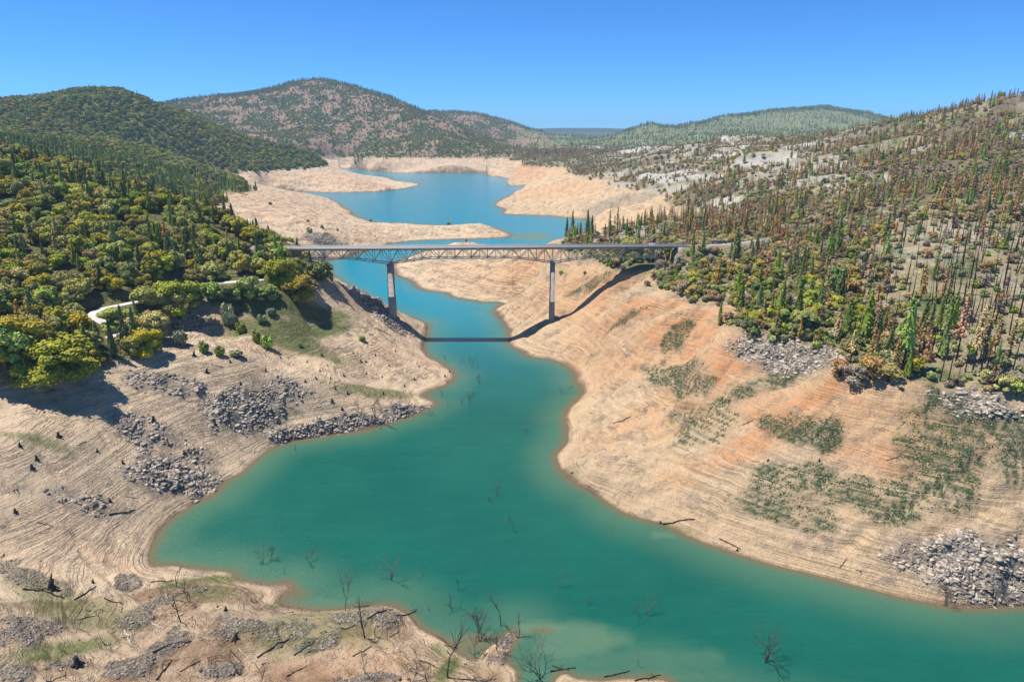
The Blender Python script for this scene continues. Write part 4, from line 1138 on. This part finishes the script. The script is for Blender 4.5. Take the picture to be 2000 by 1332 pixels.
NOUN = dict(oak='oak', pine='conifer', scorched='scorched conifer', brownoak='burnt oak', shrub='shrub', snag='dead trunk')
OBN = dict(oak='oak_tree', pine='pine_tree', scorched='scorched_pine_tree', brownoak='burnt_oak_tree', shrub='shrub', snag='dead_tree')
CAT = dict(oak='tree', pine='tree', scorched='tree', brownoak='tree', shrub='shrub', snag='dead tree')
CAP = dict(oak=285, pine=230, scorched=230, brownoak=150, shrub=170, snag=160)
ORD = 'leftmost second third fourth fifth sixth seventh eighth ninth tenth eleventh twelfth thirteenth fourteenth fifteenth sixteenth seventeenth eighteenth nineteenth twentieth twenty-first twenty-second twenty-third twenty-fourth twenty-fifth twenty-sixth twenty-seventh twenty-eighth twenty-ninth thirtieth thirty-first thirty-second thirty-third thirty-fourth thirty-fifth thirty-sixth thirty-seventh thirty-eighth thirty-ninth fortieth'.split()
def region(x, y, z, u, v):
    if x < 0:
        dr = np.min(np.hypot(ROADS[0][0][:, 0] - x, ROADS[0][0][:, 1] - y))
        if math.hypot(x - BXL, y - BY) < 45: return "by the bridge's left end"
        if z < 53 + (y > 400) * 4 and y < 520: return 'along the brink of the left bank'
        if dr < 16: return 'beside the pale winding road'
        if y > 860: return 'on the wooded spur across the left inlet'
        if v > 560: return 'behind the brink of the left bank'
        if v > 500: return 'low on the near left hill'
        if v > 430: return 'midway up the near left hill'
        return 'at the left hill\'s outer crest' if u < 150 else ('at the left hill\'s middle crest' if u < 300 else 'at the left hill\'s inner crest')
    if math.hypot(x - BXR, y - BY) < 45: return "by the bridge's right end"
    if z < 58 and y < 480: return ('along the right bank\'s brink near the bridge' if u < 1420 else 'along the brink of the right bank')
    if u < 1330 and y > 520: return "behind the bridge's right half"
    if u > 1740 and v > 600: return 'on the grassy shelf right of the burn'
    if u > 1690 and v > 430: return 'in the burned clearing\'s upper half' if v < 530 else 'in the burned clearing\'s lower half'
    if v > 560: return 'low on the right hillside'
    if v > 470: return 'midway up the right hillside'
    return 'above the bridge\'s right end' if u < 1500 else 'high by the right frame edge' if u > 1750 else 'up the middle right slope'

def scatter_stuff(name, protos, P, scl, rot, idx, label, cat, wd=None):
    me = bpy.data.meshes.new(name)
    n = len(P)
    me.vertices.add(n); me.vertices.foreach_set('co', np.asarray(P, np.float32).ravel())
    for nm, arr, ty in (('scl', scl, 'FLOAT'), ('rot', rot, 'FLOAT'), ('pick', idx, 'INT')):
        at = me.attributes.new(nm, ty, 'POINT'); at.data.foreach_set('value', np.asarray(arr, np.float32 if ty == 'FLOAT' else np.int32))
    o = link(name, me, kind='stuff', label=label, category=cat)
    ng = bpy.data.node_groups.new(name, 'GeometryNodeTree')
    ng.interface.new_socket('Geometry', in_out='INPUT', socket_type='NodeSocketGeometry')
    ng.interface.new_socket('Geometry', in_out='OUTPUT', socket_type='NodeSocketGeometry')
    N = ng.nodes
    gi, go = N.new('NodeGroupInput'), N.new('NodeGroupOutput')
    g2i = N.new('GeometryNodeGeometryToInstance')
    for m in protos:
        po = bpy.data.objects.new(name + '_source', m)
        oi = N.new('GeometryNodeObjectInfo'); oi.inputs['Object'].default_value = po
        oi.inputs['As Instance'].default_value = False
        ng.links.new(oi.outputs['Geometry'], g2i.inputs[0])
    ip = N.new('GeometryNodeInstanceOnPoints')
    ip.inputs['Pick Instance'].default_value = True
    def na(nm, ty):
        a = N.new('GeometryNodeInputNamedAttribute'); a.data_type = ty; a.inputs['Name'].default_value = nm
        return a.outputs['Attribute']
    cx_ = N.new('ShaderNodeCombineXYZ'); ng.links.new(na('rot', 'FLOAT'), cx_.inputs[2])
    ng.links.new(gi.outputs[0], ip.inputs['Points']); ng.links.new(g2i.outputs[0], ip.inputs['Instance'])
    ng.links.new(na('pick', 'INT'), ip.inputs['Instance Index']); ng.links.new(na('scl', 'FLOAT'), ip.inputs['Scale'])
    ng.links.new(cx_.outputs[0], ip.inputs['Rotation'])
    ng.links.new(ip.outputs[0], go.inputs[0])
    md = o.modifiers.new('scatter', 'NODES'); md.node_group = ng
    return o

FAR_LABEL = dict(oak=('oak_forest', 'dense rounded oaks covering the hillsides as one mass', 'forest'), pine=('pine_forest', 'dark distant conifers spread over the hills', 'forest'),
                 scorched=('scorched_forest', 'rust-brown scorched conifers massed over the right hills', 'forest'), brownoak=('burnt_oak_undergrowth', 'brown burnt oaks massed over the right hills', 'forest'),
                 shrub=('shrubbery', 'low shrubs covering the right hillside', 'shrubbery'), snag=('dead_tree_forest', 'thin black dead trunks massed over the burned hills', 'forest'))
for T in TREES:
    kd = T['kind']; K_ = KIND[kd]
    u, v, dep = proj(T['x'], T['y'], T['z'] + SIZE[kd][0] * T['s'] * .5)
    app = T['s'] * SIZE[kd][0] / dep
    app = np.where(T['hand'], 99, app) * ((u > 8) & (u < 1992) & (v < 1325)) * (T['y'] < 1000)
    order = np.argsort(-app)
    pick = order[:CAP[kd]]; pick = pick[app[pick] > 0]
    rest = np.setdiff1d(np.arange(len(u)), pick)
    lab = {}
    med = np.median(T['s'][pick]) if len(pick) else 1
    for i in pick:
        rg = region(T['x'][i], T['y'][i], T['z'][i], u[i], v[i])
        sz = 'tall' if T['s'][i] > med * 1.12 else ('small' if T['s'][i] < med * .85 else 'mid-sized')
        lab.setdefault((rg, sz, T['t'][i]), []).append((u[i], i))
    for (rg, sz, t), lst in lab.items():
        lst.sort()
        for rank, (_, i) in enumerate(lst):
            tint = K_['tints'][t]
            if len(lst) == 1: L = f"the one {sz} {tint} {NOUN[kd]} {rg}"
            elif rank == len(lst) - 1: L = f"rightmost {sz} {tint} {NOUN[kd]} {rg}"
            elif rank == 0: L = f"leftmost {sz} {tint} {NOUN[kd]} {rg}"
            else: L = f"{ORD[min(rank, 39)]} {sz} {tint} {NOUN[kd]} from left {rg}"
            root = bpy.data.objects.new(OBN[kd], None)
            COL.objects.link(root)
            root.location = (T['x'][i], T['y'][i], T['z'][i])
            root.rotation_euler = (0, 0, float(trng.uniform(0, 6.28)))
            s = T['s'][i]; root.scale = (s * T['w'][i], s * T['w'][i], s)
            root['label'] = L; root['category'] = CAT[kd]; root['group'] = dict(oak='oaks on the wooded banks', pine='green conifers on the banks', scorched='scorched conifers on the right hillside', brownoak='burnt oaks on the right hillside', shrub='shrubs on the right hillside', snag='dead charred trunks')[kd]
            nm = ('trunk', 'crown') if kd not in ('shrub', 'snag') else (('stem', 'foliage') if kd == 'shrub' else ('trunk', 'branches'))
            tm = K_['trunk'][T['v'][i]]
            if kd == 'snag' and t == 1: tm = SNAG_GREY[T['v'][i]] if 'SNAG_GREY' in globals() else tm
            for part, me_ in ((nm[0], tm), (nm[1], K_['crown'][T['v'][i]][t])):
                c_o = bpy.data.objects.new(part, me_); COL.objects.link(c_o); c_o.parent = root
    if len(rest):
        nt_ = len(K_['tints'])
        protos = [K_['both'][v_][t_] for v_ in range(len(K_['both'])) for t_ in range(nt_)]
        P = np.stack([T['x'][rest], T['y'][rest], T['z'][rest]], 1)
        nm, lb, ct = FAR_LABEL[kd]
        scatter_stuff(nm, protos, P, T['s'][rest], trng.uniform(0, 6.28, len(rest)), (T['v'] * nt_ + T['t'])[rest], lb, ct)
    print(kd, len(u), len(pick))

# ------------------------------------------------------------------ rubble, cobbles and low plants
def rock_geo(seed):
    r = np.random.default_rng(seed); g = Geo()
    v, t = ICO
    a = r.normal(size=(5, 3)); a /= np.linalg.norm(a, axis=1)[:, None]
    p = v.copy()
    for k in a:
        dd = p @ k; p = p - np.clip(dd - r.uniform(.35, .7), 0, 9)[:, None] * k
    p = p * r.uniform(.6, 1.35, 3) * (1 + r.uniform(-.07, .07, size=(len(p), 1)))
    p[:, 2] *= .75
    g.add(p, tris=t); return g
def scatter_mask(m, per_m2, smin, smax, seed, powr=2.2, ylim=900):
    r = np.random.default_rng(seed)
    cnt = r.poisson(np.clip(m * cell * per_m2 * inF * (Y < ylim) * shows(.5), 0, 60))
    ii, jj = np.nonzero(cnt); rep = cnt[ii, jj]; ii, jj = np.repeat(ii, rep), np.repeat(jj, rep)
    a = va[jj] + (r.uniform(size=len(jj)) - .5) * (va[1] - va[0]); l = vl[ii] + (r.uniform(size=len(ii)) - .5) * (vl[1] - vl[0])
    x, y = np.exp(l) * np.sin(a), np.exp(l) * np.cos(a)
    return np.stack([x, y, zat(x, y) - .05], 1), smin + (smax - smin) * r.uniform(size=len(x)) ** powr, r.uniform(0, 6.28, len(x)), r.integers(0, 4, len(x))
ld = land & (Z < 54)
rkm = sstep(.05, 1.0, MK['rock']) * ld * sstep(.2, .5, fbm(X / 6, Y / 6, 3, 301))
P, s, ro, ix = scatter_mask(rkm, 3.6, .15, 1.35, 1, 2.6)
scatter_stuff('rock_rubble', [rock_geo(k).mesh('rubble_rock', [M['rock']]) for k in range(60, 64)], P, s, ro, ix, 'jagged grey rock rubble on the drained banks', 'rubble')
P, s, ro, ix = scatter_mask(sstep(.3, .7, MK['gravel']) * ld, 2.6, .12, .55, 2, 1.6, 330)
scatter_stuff('gravel', [rock_geo(k).mesh('cobble', [M['pebble']]) for k in range(64, 68)], P, s, ro, ix, 'heaps of dark grey cobbles on the near shore', 'gravel')
P, s, ro, ix = scatter_mask(ld * 1.0 * sstep(.45, .65, fbm(X / 20, Y / 20, 3, 307)), .035, .12, .7, 3, 3.0, 700)
scatter_stuff('loose_stones', [rock_geo(k).mesh('stone', [M['rock']]) for k in range(68, 72)], P, s, ro, ix, 'loose stones strewn over the bare slopes', 'stones')
def tuft_geo(seed):
    r = np.random.default_rng(seed); g = Geo()
    n = 26; d = r.normal(size=(n, 3)); d[:, 2] = np.abs(d[:, 2]) + .2; d /= np.linalg.norm(d, axis=1)[:, None]
    g.cards(d * [.6, .6, .5] * r.uniform(.5, 1, size=(n, 1)), d + r.normal(size=(n, 3)) * .5, .26, r=r)
    return g
tm_ = sstep(.2, .6, MK['plants']) * sstep(.3, .55, fbm(X / 3.5, Y / 3.5, 2, 311)) * ld
P, s, ro, ix = scatter_mask(tm_, 3.6, .2, .62, 4, 1.6, 620)
TUFT = [tuft_geo(k).mesh('herb', [M['tuft']]) for k in range(72, 76)]
scatter_stuff('ground_cover_plants', TUFT, P, s, ro, ix, 'dark green low herbs in bands on the right bank', 'ground cover')
def stick_geo(seed):
    r = np.random.default_rng(seed); g = Geo()
    for k in range(3):
        a = r.uniform(0, 6.28); L = r.uniform(.6, 1.6); o_ = r.normal(0, .25, 3) * [1, 1, 0]
        d_ = np.array([math.cos(a), math.sin(a), r.uniform(0, .25)])
        g.tube([o_ - d_ * L * [1, 1, 0], o_ + r.normal(0, .08, 3), o_ + d_ * L], [.1, .08, .03], 4)
    return g
P, s, ro, ix = scatter_mask(ld * (.25 + (VD < 230) * (X < 20) * 1.2) * sstep(.42, .62, fbm(X / 12, Y / 12, 3, 331)), .03, .3, 1.3, 6, 2.2, 520)
scatter_stuff('driftwood_debris', [stick_geo(k).mesh('stick', [M['dark_wood']]) for k in range(80, 84)], P, s, ro, ix, 'broken dark driftwood strewn over the bare banks', 'debris')
P, s, ro, ix = scatter_mask(ld * (.3 + MK['grass'] * 2) * (X > -400) * sstep(.5, .7, fbm(X / 9, Y / 9, 3, 317)), .05, .15, .5, 5, 1.4, 600)
scatter_stuff('weeds', TUFT, P, s, ro, ix, 'small scattered weeds on the bare banks', 'weeds')

# ------------------------------------------------------------------ drowned and stranded trees, stumps, logs, bushes
def on_ground(u, v):
    x, y, z, d = ground_hit(u, v)
    return x, y, max(float(zat(np.array([x]), np.array([y]))[0]), 0.0)
DEAD = [(970,968,28,1,2,'in open water mid-lake, the taller of a pair'),(958,983,16,1,3,'in open water mid-lake, the lower of a pair'),(1002,1037,33,1,1,'alone in open water below the mid-lake pair'),(767,1133,53,1,2,'forked and alone in the water off the near shore'),(674,1193,65,1,1,'tall at the waterline of the near shore'),(682,1205,24,3,1,'short beside the tall one at the near waterline'),
 (977,1222,66,1,1,'wide-crowned at the tip of the cobble spit'),(937,1252,58,1,3,'upright in the muddy cove by the cobble spit'),(928,1281,40,1,2,'V-shaped at the muddy cove\'s head'),(970,1270,40,1,2,'V-shaped on the cobble spit'),(1011,1246,46,3,1,'straight and thin off the spit\'s right side'),(1057,1330,72,1,3,'dense grey one at the bottom shore right of the spit'),(1032,1310,32,3,1,'like a thin post right of the cobble spit'),
 (1091,1147,28,1,1,'small, alone in the water above the muddy plume'),(1151,1181,17,1,2,'tiny, alone right of the muddy plume\'s head'),(1254,1202,38,1,2,'half sunk and alone in the lower right water'),(1195,1042,12,1,1,'tiny stub near the right bank\'s bend'),(875,1324,90,3,1,'tall and slender at the head of the muddy cove'),(834,1331,66,1,1,'twisted, left of the slender one at the bottom edge'),(802,1332,44,1,2,'forked at the bottom edge of the near shore'),
 (825,1126,22,3,1,'stick-thin in the water right of the forked one'),(896,1154,26,3,1,'stick-thin in the water above the cove'),(884,1188,30,3,2,'split stick in the water off the cove'),(899,1191,22,3,1,'short stick in the water off the cove'),(915,1156,13,3,1,'tiny stick in the water off the cove'),(713,1246,72,3,1,'mast-like on the near shore flat'),(733,1241,36,3,1,'short mast right of the taller mast on the flat'),(841,1193,15,3,1,'leaning stub off the near shore point'),
 (1247,1299,24,3,1,'faint stick in the lower right water'),(1495,1293,70,1,3,'bushy one alone in the water at lower right'),(514,1103,36,1,2,'Y-shaped in the water near the left bay'),(527,1094,28,1,2,'curved beside the Y-shaped one near the left bay'),(604,1101,26,1,2,'faint and branching off the left bay'),(626,1087,16,3,1,'small stick right of the branching one off the left bay'),(557,1122,17,3,1,'small post near the left bay shallows'),(546,1039,15,3,1,'tiny stick in the left bay'),
 (346,1145,46,3,1,'straight on the green strip by the left bay'),(370,1174,54,1,3,'fan-shaped on the left flat'),(354,1216,56,3,1,'leaning among the left cobble heaps'),(385,1211,28,3,1,'short and straight among the left cobble heaps'),(326,1181,32,3,1,'thin on the left flat'),(509,1332,38,3,1,'bowed at the bottom edge'),(207,1258,28,3,1,'short and stout on the lower left flat'),(464,1318,42,1,2,'rooty and split at the bottom edge'),(715,1317,32,3,2,'stout snapped one on the near shore flat'),
 (870,706,20,1,1,'curved in the narrows below the bridge shadow'),(895,716,20,1,1,'thin, leftmost of a trio in the narrows'),(922,718,24,1,2,'forked, middle of a trio in the narrows'),(932,718,20,1,1,'thin, rightmost of a trio in the narrows'),(936,748,20,1,3,'bushy one in the narrows'),(955,736,11,3,1,'tiny post in the narrows'),(922,776,17,1,3,'tangled and upper in the thicket below the narrows'),(902,790,14,1,2,'small at the thicket\'s left'),(916,789,20,1,3,'tangled and lower in the thicket below the narrows'),(874,797,12,1,1,'tiny stub left of the thicket'),
 (840,813,20,1,3,'low twigs off the left point\'s tip'),(863,778,23,1,1,'bent at the left point\'s inlet'),(1107,768,22,1,1,'thin in the right bank\'s notch'),(1098,769,14,1,2,'low in the right bank\'s notch'),(735,817,48,1,3,'large and spreading on the rocky point'),(705,814,40,1,2,'slender left of the spreading one on the rocky point'),(620,820,40,1,3,'pale brushy one on the rocky shore'),(798,792,40,1,1,'leaning right on the left point'),(793,727,28,3,1,'pale bleached post on the left terraces'),(576,880,16,3,2,'broken in the water off the rocky shore'),
 (567,712,16,3,1,'thin post on the gully crest'),(1845,1182,40,1,3,'black brush at the lower right rocky shore'),(1892,882,24,3,1,'white post in the right bank\'s green patch'),(1027,843,9,1,2,'faint twigs mid-channel'),(1040,660,7,3,1,'tiny stub by the bridge shadow\'s right end')]
trng2 = np.random.default_rng(5)
for k, (u, v, hp_, ty, st_, ds) in enumerate(DEAD):
    x, y, z = on_ground(u, v)
    hm = hp_ * proj(x, y, z)[2] / F / math.cos(PITCH + math.atan((v - 666) / F))
    pale = any(wd_ in ds for wd_ in ('pale', 'white', 'bleached'))
    if ty == 1: gg = bare_tree_geo(400 + k, hm, .55, 4 if hp_ > 25 else 3, 0.8, st_)
    else: gg = bare_tree_geo(400 + k, hm * 1.35, .3, 1 if hp_ < 25 else 2, .8, st_)
    vz = np.concatenate(gg.v); fs = hm / max(vz[:, 2].max(), .1)
    gg.v = [q_ * [min(fs, 1.0) if ty == 1 else 1, min(fs, 1.0) if ty == 1 else 1, fs] for q_ in gg.v]
    where = z < .3
    nm = 'drowned_tree' if where else 'stranded_tree'
    o = link(nm, gg.mesh(nm, [M['pale_drift'] if pale else M['drift']]), None, (x, y, z), label=f"bare {'drowned' if where else 'dead'} tree, {ds}", category='dead tree', group='bare drowned trees around the lake')
    o.rotation_euler = (0, 0, float(trng2.uniform(0, 6.28)))

STUMPS = [(379,695,14),(450,708,9),(404,727,13),(519,724,8),(300,823,18),(115,854,18),(580,753,8),(596,746,8),(617,740,8),(584,774,9),(679,770,10),(649,785,12),(646,740,7),(672,735,9),(360,886,12),(190,882,10),(72,898,15),(63,915,16),(39,872,13),(749,770,9),(715,731,7),(810,742,7),(818,717,7),(715,707,7),(705,707,8),(772,687,6),(733,694,6),(747,737,6),(878,727,7),(869,736,8),(101,1150,34),(152,1298,34),(441,1192,14),(182,1138,12),(461,1248,22),(600,708,7),(548,700,7),(640,715,6),(690,690,6),(655,760,8),(420,830,12),(240,905,12),(330,870,10),(30,1000,14),(215,980,13),(530,805,10),(470,750,9),(1290,1022,10),(1440,1075,9),(1130,600,5),(1500,900,8),(1600,900,8),(625,725,7),(760,715,6),(790,755,7),(668,800,10)]
def stump_geo(seed):
    r = np.random.default_rng(seed); g = Geo()
    g.tube([(0, 0, -.3), (0, 0, .15), (.03, .02, .6), (.1 * r.normal(), .1 * r.normal(), 1.25)], [.5, .42, .3, .27], 9)
    for k in range(7):
        a = k * .9 + r.uniform(-.3, .3); L = r.uniform(.5, 1.1)
        g.tube([(0, 0, .35), (math.cos(a) * .45 * L, math.sin(a) * .45 * L, .2), (math.cos(a) * L, math.sin(a) * L, -.2)], [.2, .13, .05], 5)
    if seed % 3 == 0: g.tube([(.05, 0, 1.1), (.25, .1, 1.6), (.3, .15, 2.0)], [.15, .1, .03], 5)
    return g
STM = [stump_geo(k).mesh('tree_stump', [M['dark_wood']]) for k in range(90, 96)]
def bank_place(u, v):
    if u < 340 and v > 1080: return 'on the near left flat'
    if u > 1000: return 'on the right bank'
    if v < 760 and u > 560: return 'on the terraces below the bridge'
    if u > 500: return 'on the pale left point'
    if v < 800: return 'on the upper left bank'
    return 'on the lower left bank' if u < 340 and v < 1080 else 'on the near shore'
cells = {}
for k, (u, v, hp_) in enumerate(STUMPS):
    cells.setdefault((bank_place(u, v), 'big' if hp_ > 12 else 'small'), []).append((u, v, hp_, k))
for (pl, sz), lst in cells.items():
    lst.sort()
    for rank, (u, v, hp_, k) in enumerate(lst):
        x, y, z = on_ground(u, v)
        hm = hp_ * proj(x, y, z)[2] / F
        o = link('tree_stump', STM[k % 6], None, (x, y, z), label=f"{sz} black tree stump {pl}, " + (f"{ORD[min(rank, 39)]} from left" if 0 < rank else 'leftmost'), category='stump', group='tree stumps on the drained banks')
        o.rotation_euler = (0, 0, k * 1.7); o.scale = [hm / 1.5 * .72] * 3

LOGS = [(46,1151,124,1168),(145,1172,188,1145),(152,1210,190,1202),(204,1168,241,1181),(243,1229,260,1264),(296,1214,319,1230),(298,1275,374,1252),(305,1328,335,1289),(351,1312,393,1289),(464,1264,493,1294),(503,1285,564,1248),(574,1280,617,1252),(666,1226,706,1213),(717,1209,767,1191),(772,1202,814,1191),(758,1216,788,1214),(689,1282,726,1262),(760,1244,781,1233),(600,1260,621,1246),(213,1006,264,996),(181,995,209,1007),(183,973,213,984),(73,1020,103,1027),(245,970,273,971),(294,1137,340,1133),(868,1260,894,1266),(513,764,550,783),(413,713,437,718),(243,840,275,826),(460,761,475,755),(1294,1024,1357,1014),(1405,1052,1447,1073),(1197,828,1233,813),(733,641,766,657),(720,653,736,660),(1640,1110,1655,1090),(1450,830,1475,818),(1730,900,1760,890),(150,870,170,862),(760,640,790,655),(555,790,575,800),(330,905,352,892),(450,1270,470,1290),(90,1330,130,1318),(560,1320,600,1300),(1075,1311,1125,1304),(1078,1300,1100,1306),(1180,1322,1230,1310),(1240,1330,1290,1318),(820,1290,850,1300)]
lc = {}
for k, (u1, v1, u2, v2) in enumerate(LOGS):
    pl = bank_place((u1 + u2) / 2, v1); 
    if v1 > 1080 and 340 <= u1 < 560: pl = 'among the left cobble heaps'
    elif v1 > 1080 and 560 <= u1 < 1000: pl = 'on the near shore flat'
    elif v1 > 1080 and u1 > 1000 and u1 < 1293: pl = 'at the bottom shore right of the spit'
    lc.setdefault((pl, 'long' if math.hypot(u2 - u1, v2 - v1) > 42 else 'short'), []).append((u1, v1, u2, v2, k))
for (pl, sz), lst in lc.items():
    lst.sort()
    for rank, (u1, v1, u2, v2, k) in enumerate(lst):
        p = np.array(on_ground(u1, v1)); q = np.array(on_ground(u2, v2))
        L = np.linalg.norm(q - p); n = 7
        th = np.clip(L * .028, .12, .34)
        path = np.array([p + (q - p) * t for t in np.linspace(0, 1, n)])
        path[1:-1, :2] += np.random.default_rng(k).normal(0, L * .02, (n - 2, 2))
        path[:, 2] = np.maximum(zat(path[:, 0], path[:, 1]), 0) + th * .6
        cen = p.copy(); g = Geo(); g.tube(path - cen, np.linspace(th, th * .5, n), 8)
        r = np.random.default_rng(900 + k)
        for e in range(4):
            t = r.uniform(.3, .95); o_ = p + (q - p) * t - cen; o_[2] = path[int(t * (n - 1)), 2] - cen[2]
            g.tube([o_, o_ + r.normal(0, .5, 3) * [1, 1, .3] + [0, 0, .45], o_ + r.normal(0, .9, 3) * [1, 1, .3] + [0, 0, .8]], [th * .4, th * .25, .03], 4)
        pale = k in (4, 9, 5, 23)
        link('fallen_log', g.mesh('fallen_log', [M['pale_drift'] if pale else M['dark_wood']]), None, tuple(cen), label=f"{sz} {'pale' if pale else 'dark'} fallen log {pl}, " + (f"{ORD[min(rank, 39)]} from left" if rank else 'leftmost'), category='log', group='fallen logs on the drained banks')

BUSH = [(446,628,32,42,0,'large grey-green bush at the field\'s left corner'),(457,636,22,18,0,'low grey-green bush just right of the large one'),(473,650,24,20,1,'round bush below the large one on the field'),(512,628,24,16,2,'dark low bush mid-field'),(531,616,22,14,2,'dark low bush upper mid-field'),(503,668,22,22,1,'green bush, left of a touching pair'),(522,678,30,26,1,'green bush, right of a touching pair with a dark shadow'),(353,674,34,28,0,'grey-green bush by the gully head'),(401,688,24,20,1,'green bush, left one on the gully crest'),(430,693,24,20,1,'green bush, right one on the gully crest'),(462,697,32,12,0,'low spreading bush right of the gully pair'),(360,628,18,24,0,'pale feathery bush by the forest edge'),(587,677,10,8,0,'small bush below the grassy field'),(708,667,16,10,1,'low green bush on the terraces'),(629,695,9,7,0,'tiny bush on the middle terraces'),(1096,537,12,10,1,'round bush right of the right pier'),(1142,536,8,7,0,'tiny bush on the orange slope right of the pier'),(606,456,16,11,1,'green bush behind the bridge on the far left bank'),(629,446,8,7,0,'small bush beyond the bridge above the rocks'),(602,434,7,5,2,'tiny dark bush on the far left bank'),(569,472,16,8,1,'low bush by the rocks beyond the bridge'),(876,439,9,6,2,'lone dark bush on the peninsula crest'),(724,433,6,5,2,'tiny bush at the peninsula\'s base'),(660,451,6,5,2,'small bush on the peninsula slope'),(528,400,9,6,2,'small dark bush on the far left slope'),(910,473,6,7,2,'tiny bush on the orange mound beyond the bridge'),(648,548,12,18,0,'pale bush at the bank\'s top below the bridge'),(345,640,20,10,2,'low brown bush among stones by the forest')]
for k, (u, v, wp_, hp_, t, ds) in enumerate(BUSH):
    x, y, z = on_ground(u, v); m_ = proj(x, y, z)[2] / F
    root = link('bush', None, None, (x, y, z), label=ds, category='bush', group='bushes on the drained bank')
    root.rotation_euler = (0, 0, k * 2.1); root.scale = (wp_ * m_ / 2.9, wp_ * m_ / 2.9, hp_ * m_ / 1.7)
    link('stem', KIND['shrub']['trunk'][k % 3], root); link('foliage', KIND['shrub']['crown'][k % 3][min(t, 2) if t != 2 else 0], root)

# ------------------------------------------------------------------ the air
m_air = bpy.data.materials.new('pale_air'); m_air.use_nodes = True
nt = m_air.node_tree; nt.nodes.remove(nt.nodes['Principled BSDF'])
pv = nt.nodes.new('ShaderNodeVolumePrincipled')
pv.inputs['Color'].default_value = (0.55, 0.80, 1.0, 1); pv.inputs['Density'].default_value = 0.00006; pv.inputs['Anisotropy'].default_value = 0.0
nt.links.new(pv.outputs[0], nt.nodes['Material Output'].inputs['Volume'])
g = Geo(); zl, zh = float(Z.min()) - 3, float(max(Z.max() + 60, H + 120))
g.box((0, 7000, (zl + zh) / 2), (36000, 20000, zh - zl))
link('haze', g.mesh('haze', [m_air]), kind='stuff', label='thin pale blue haze over the valley', category='haze')
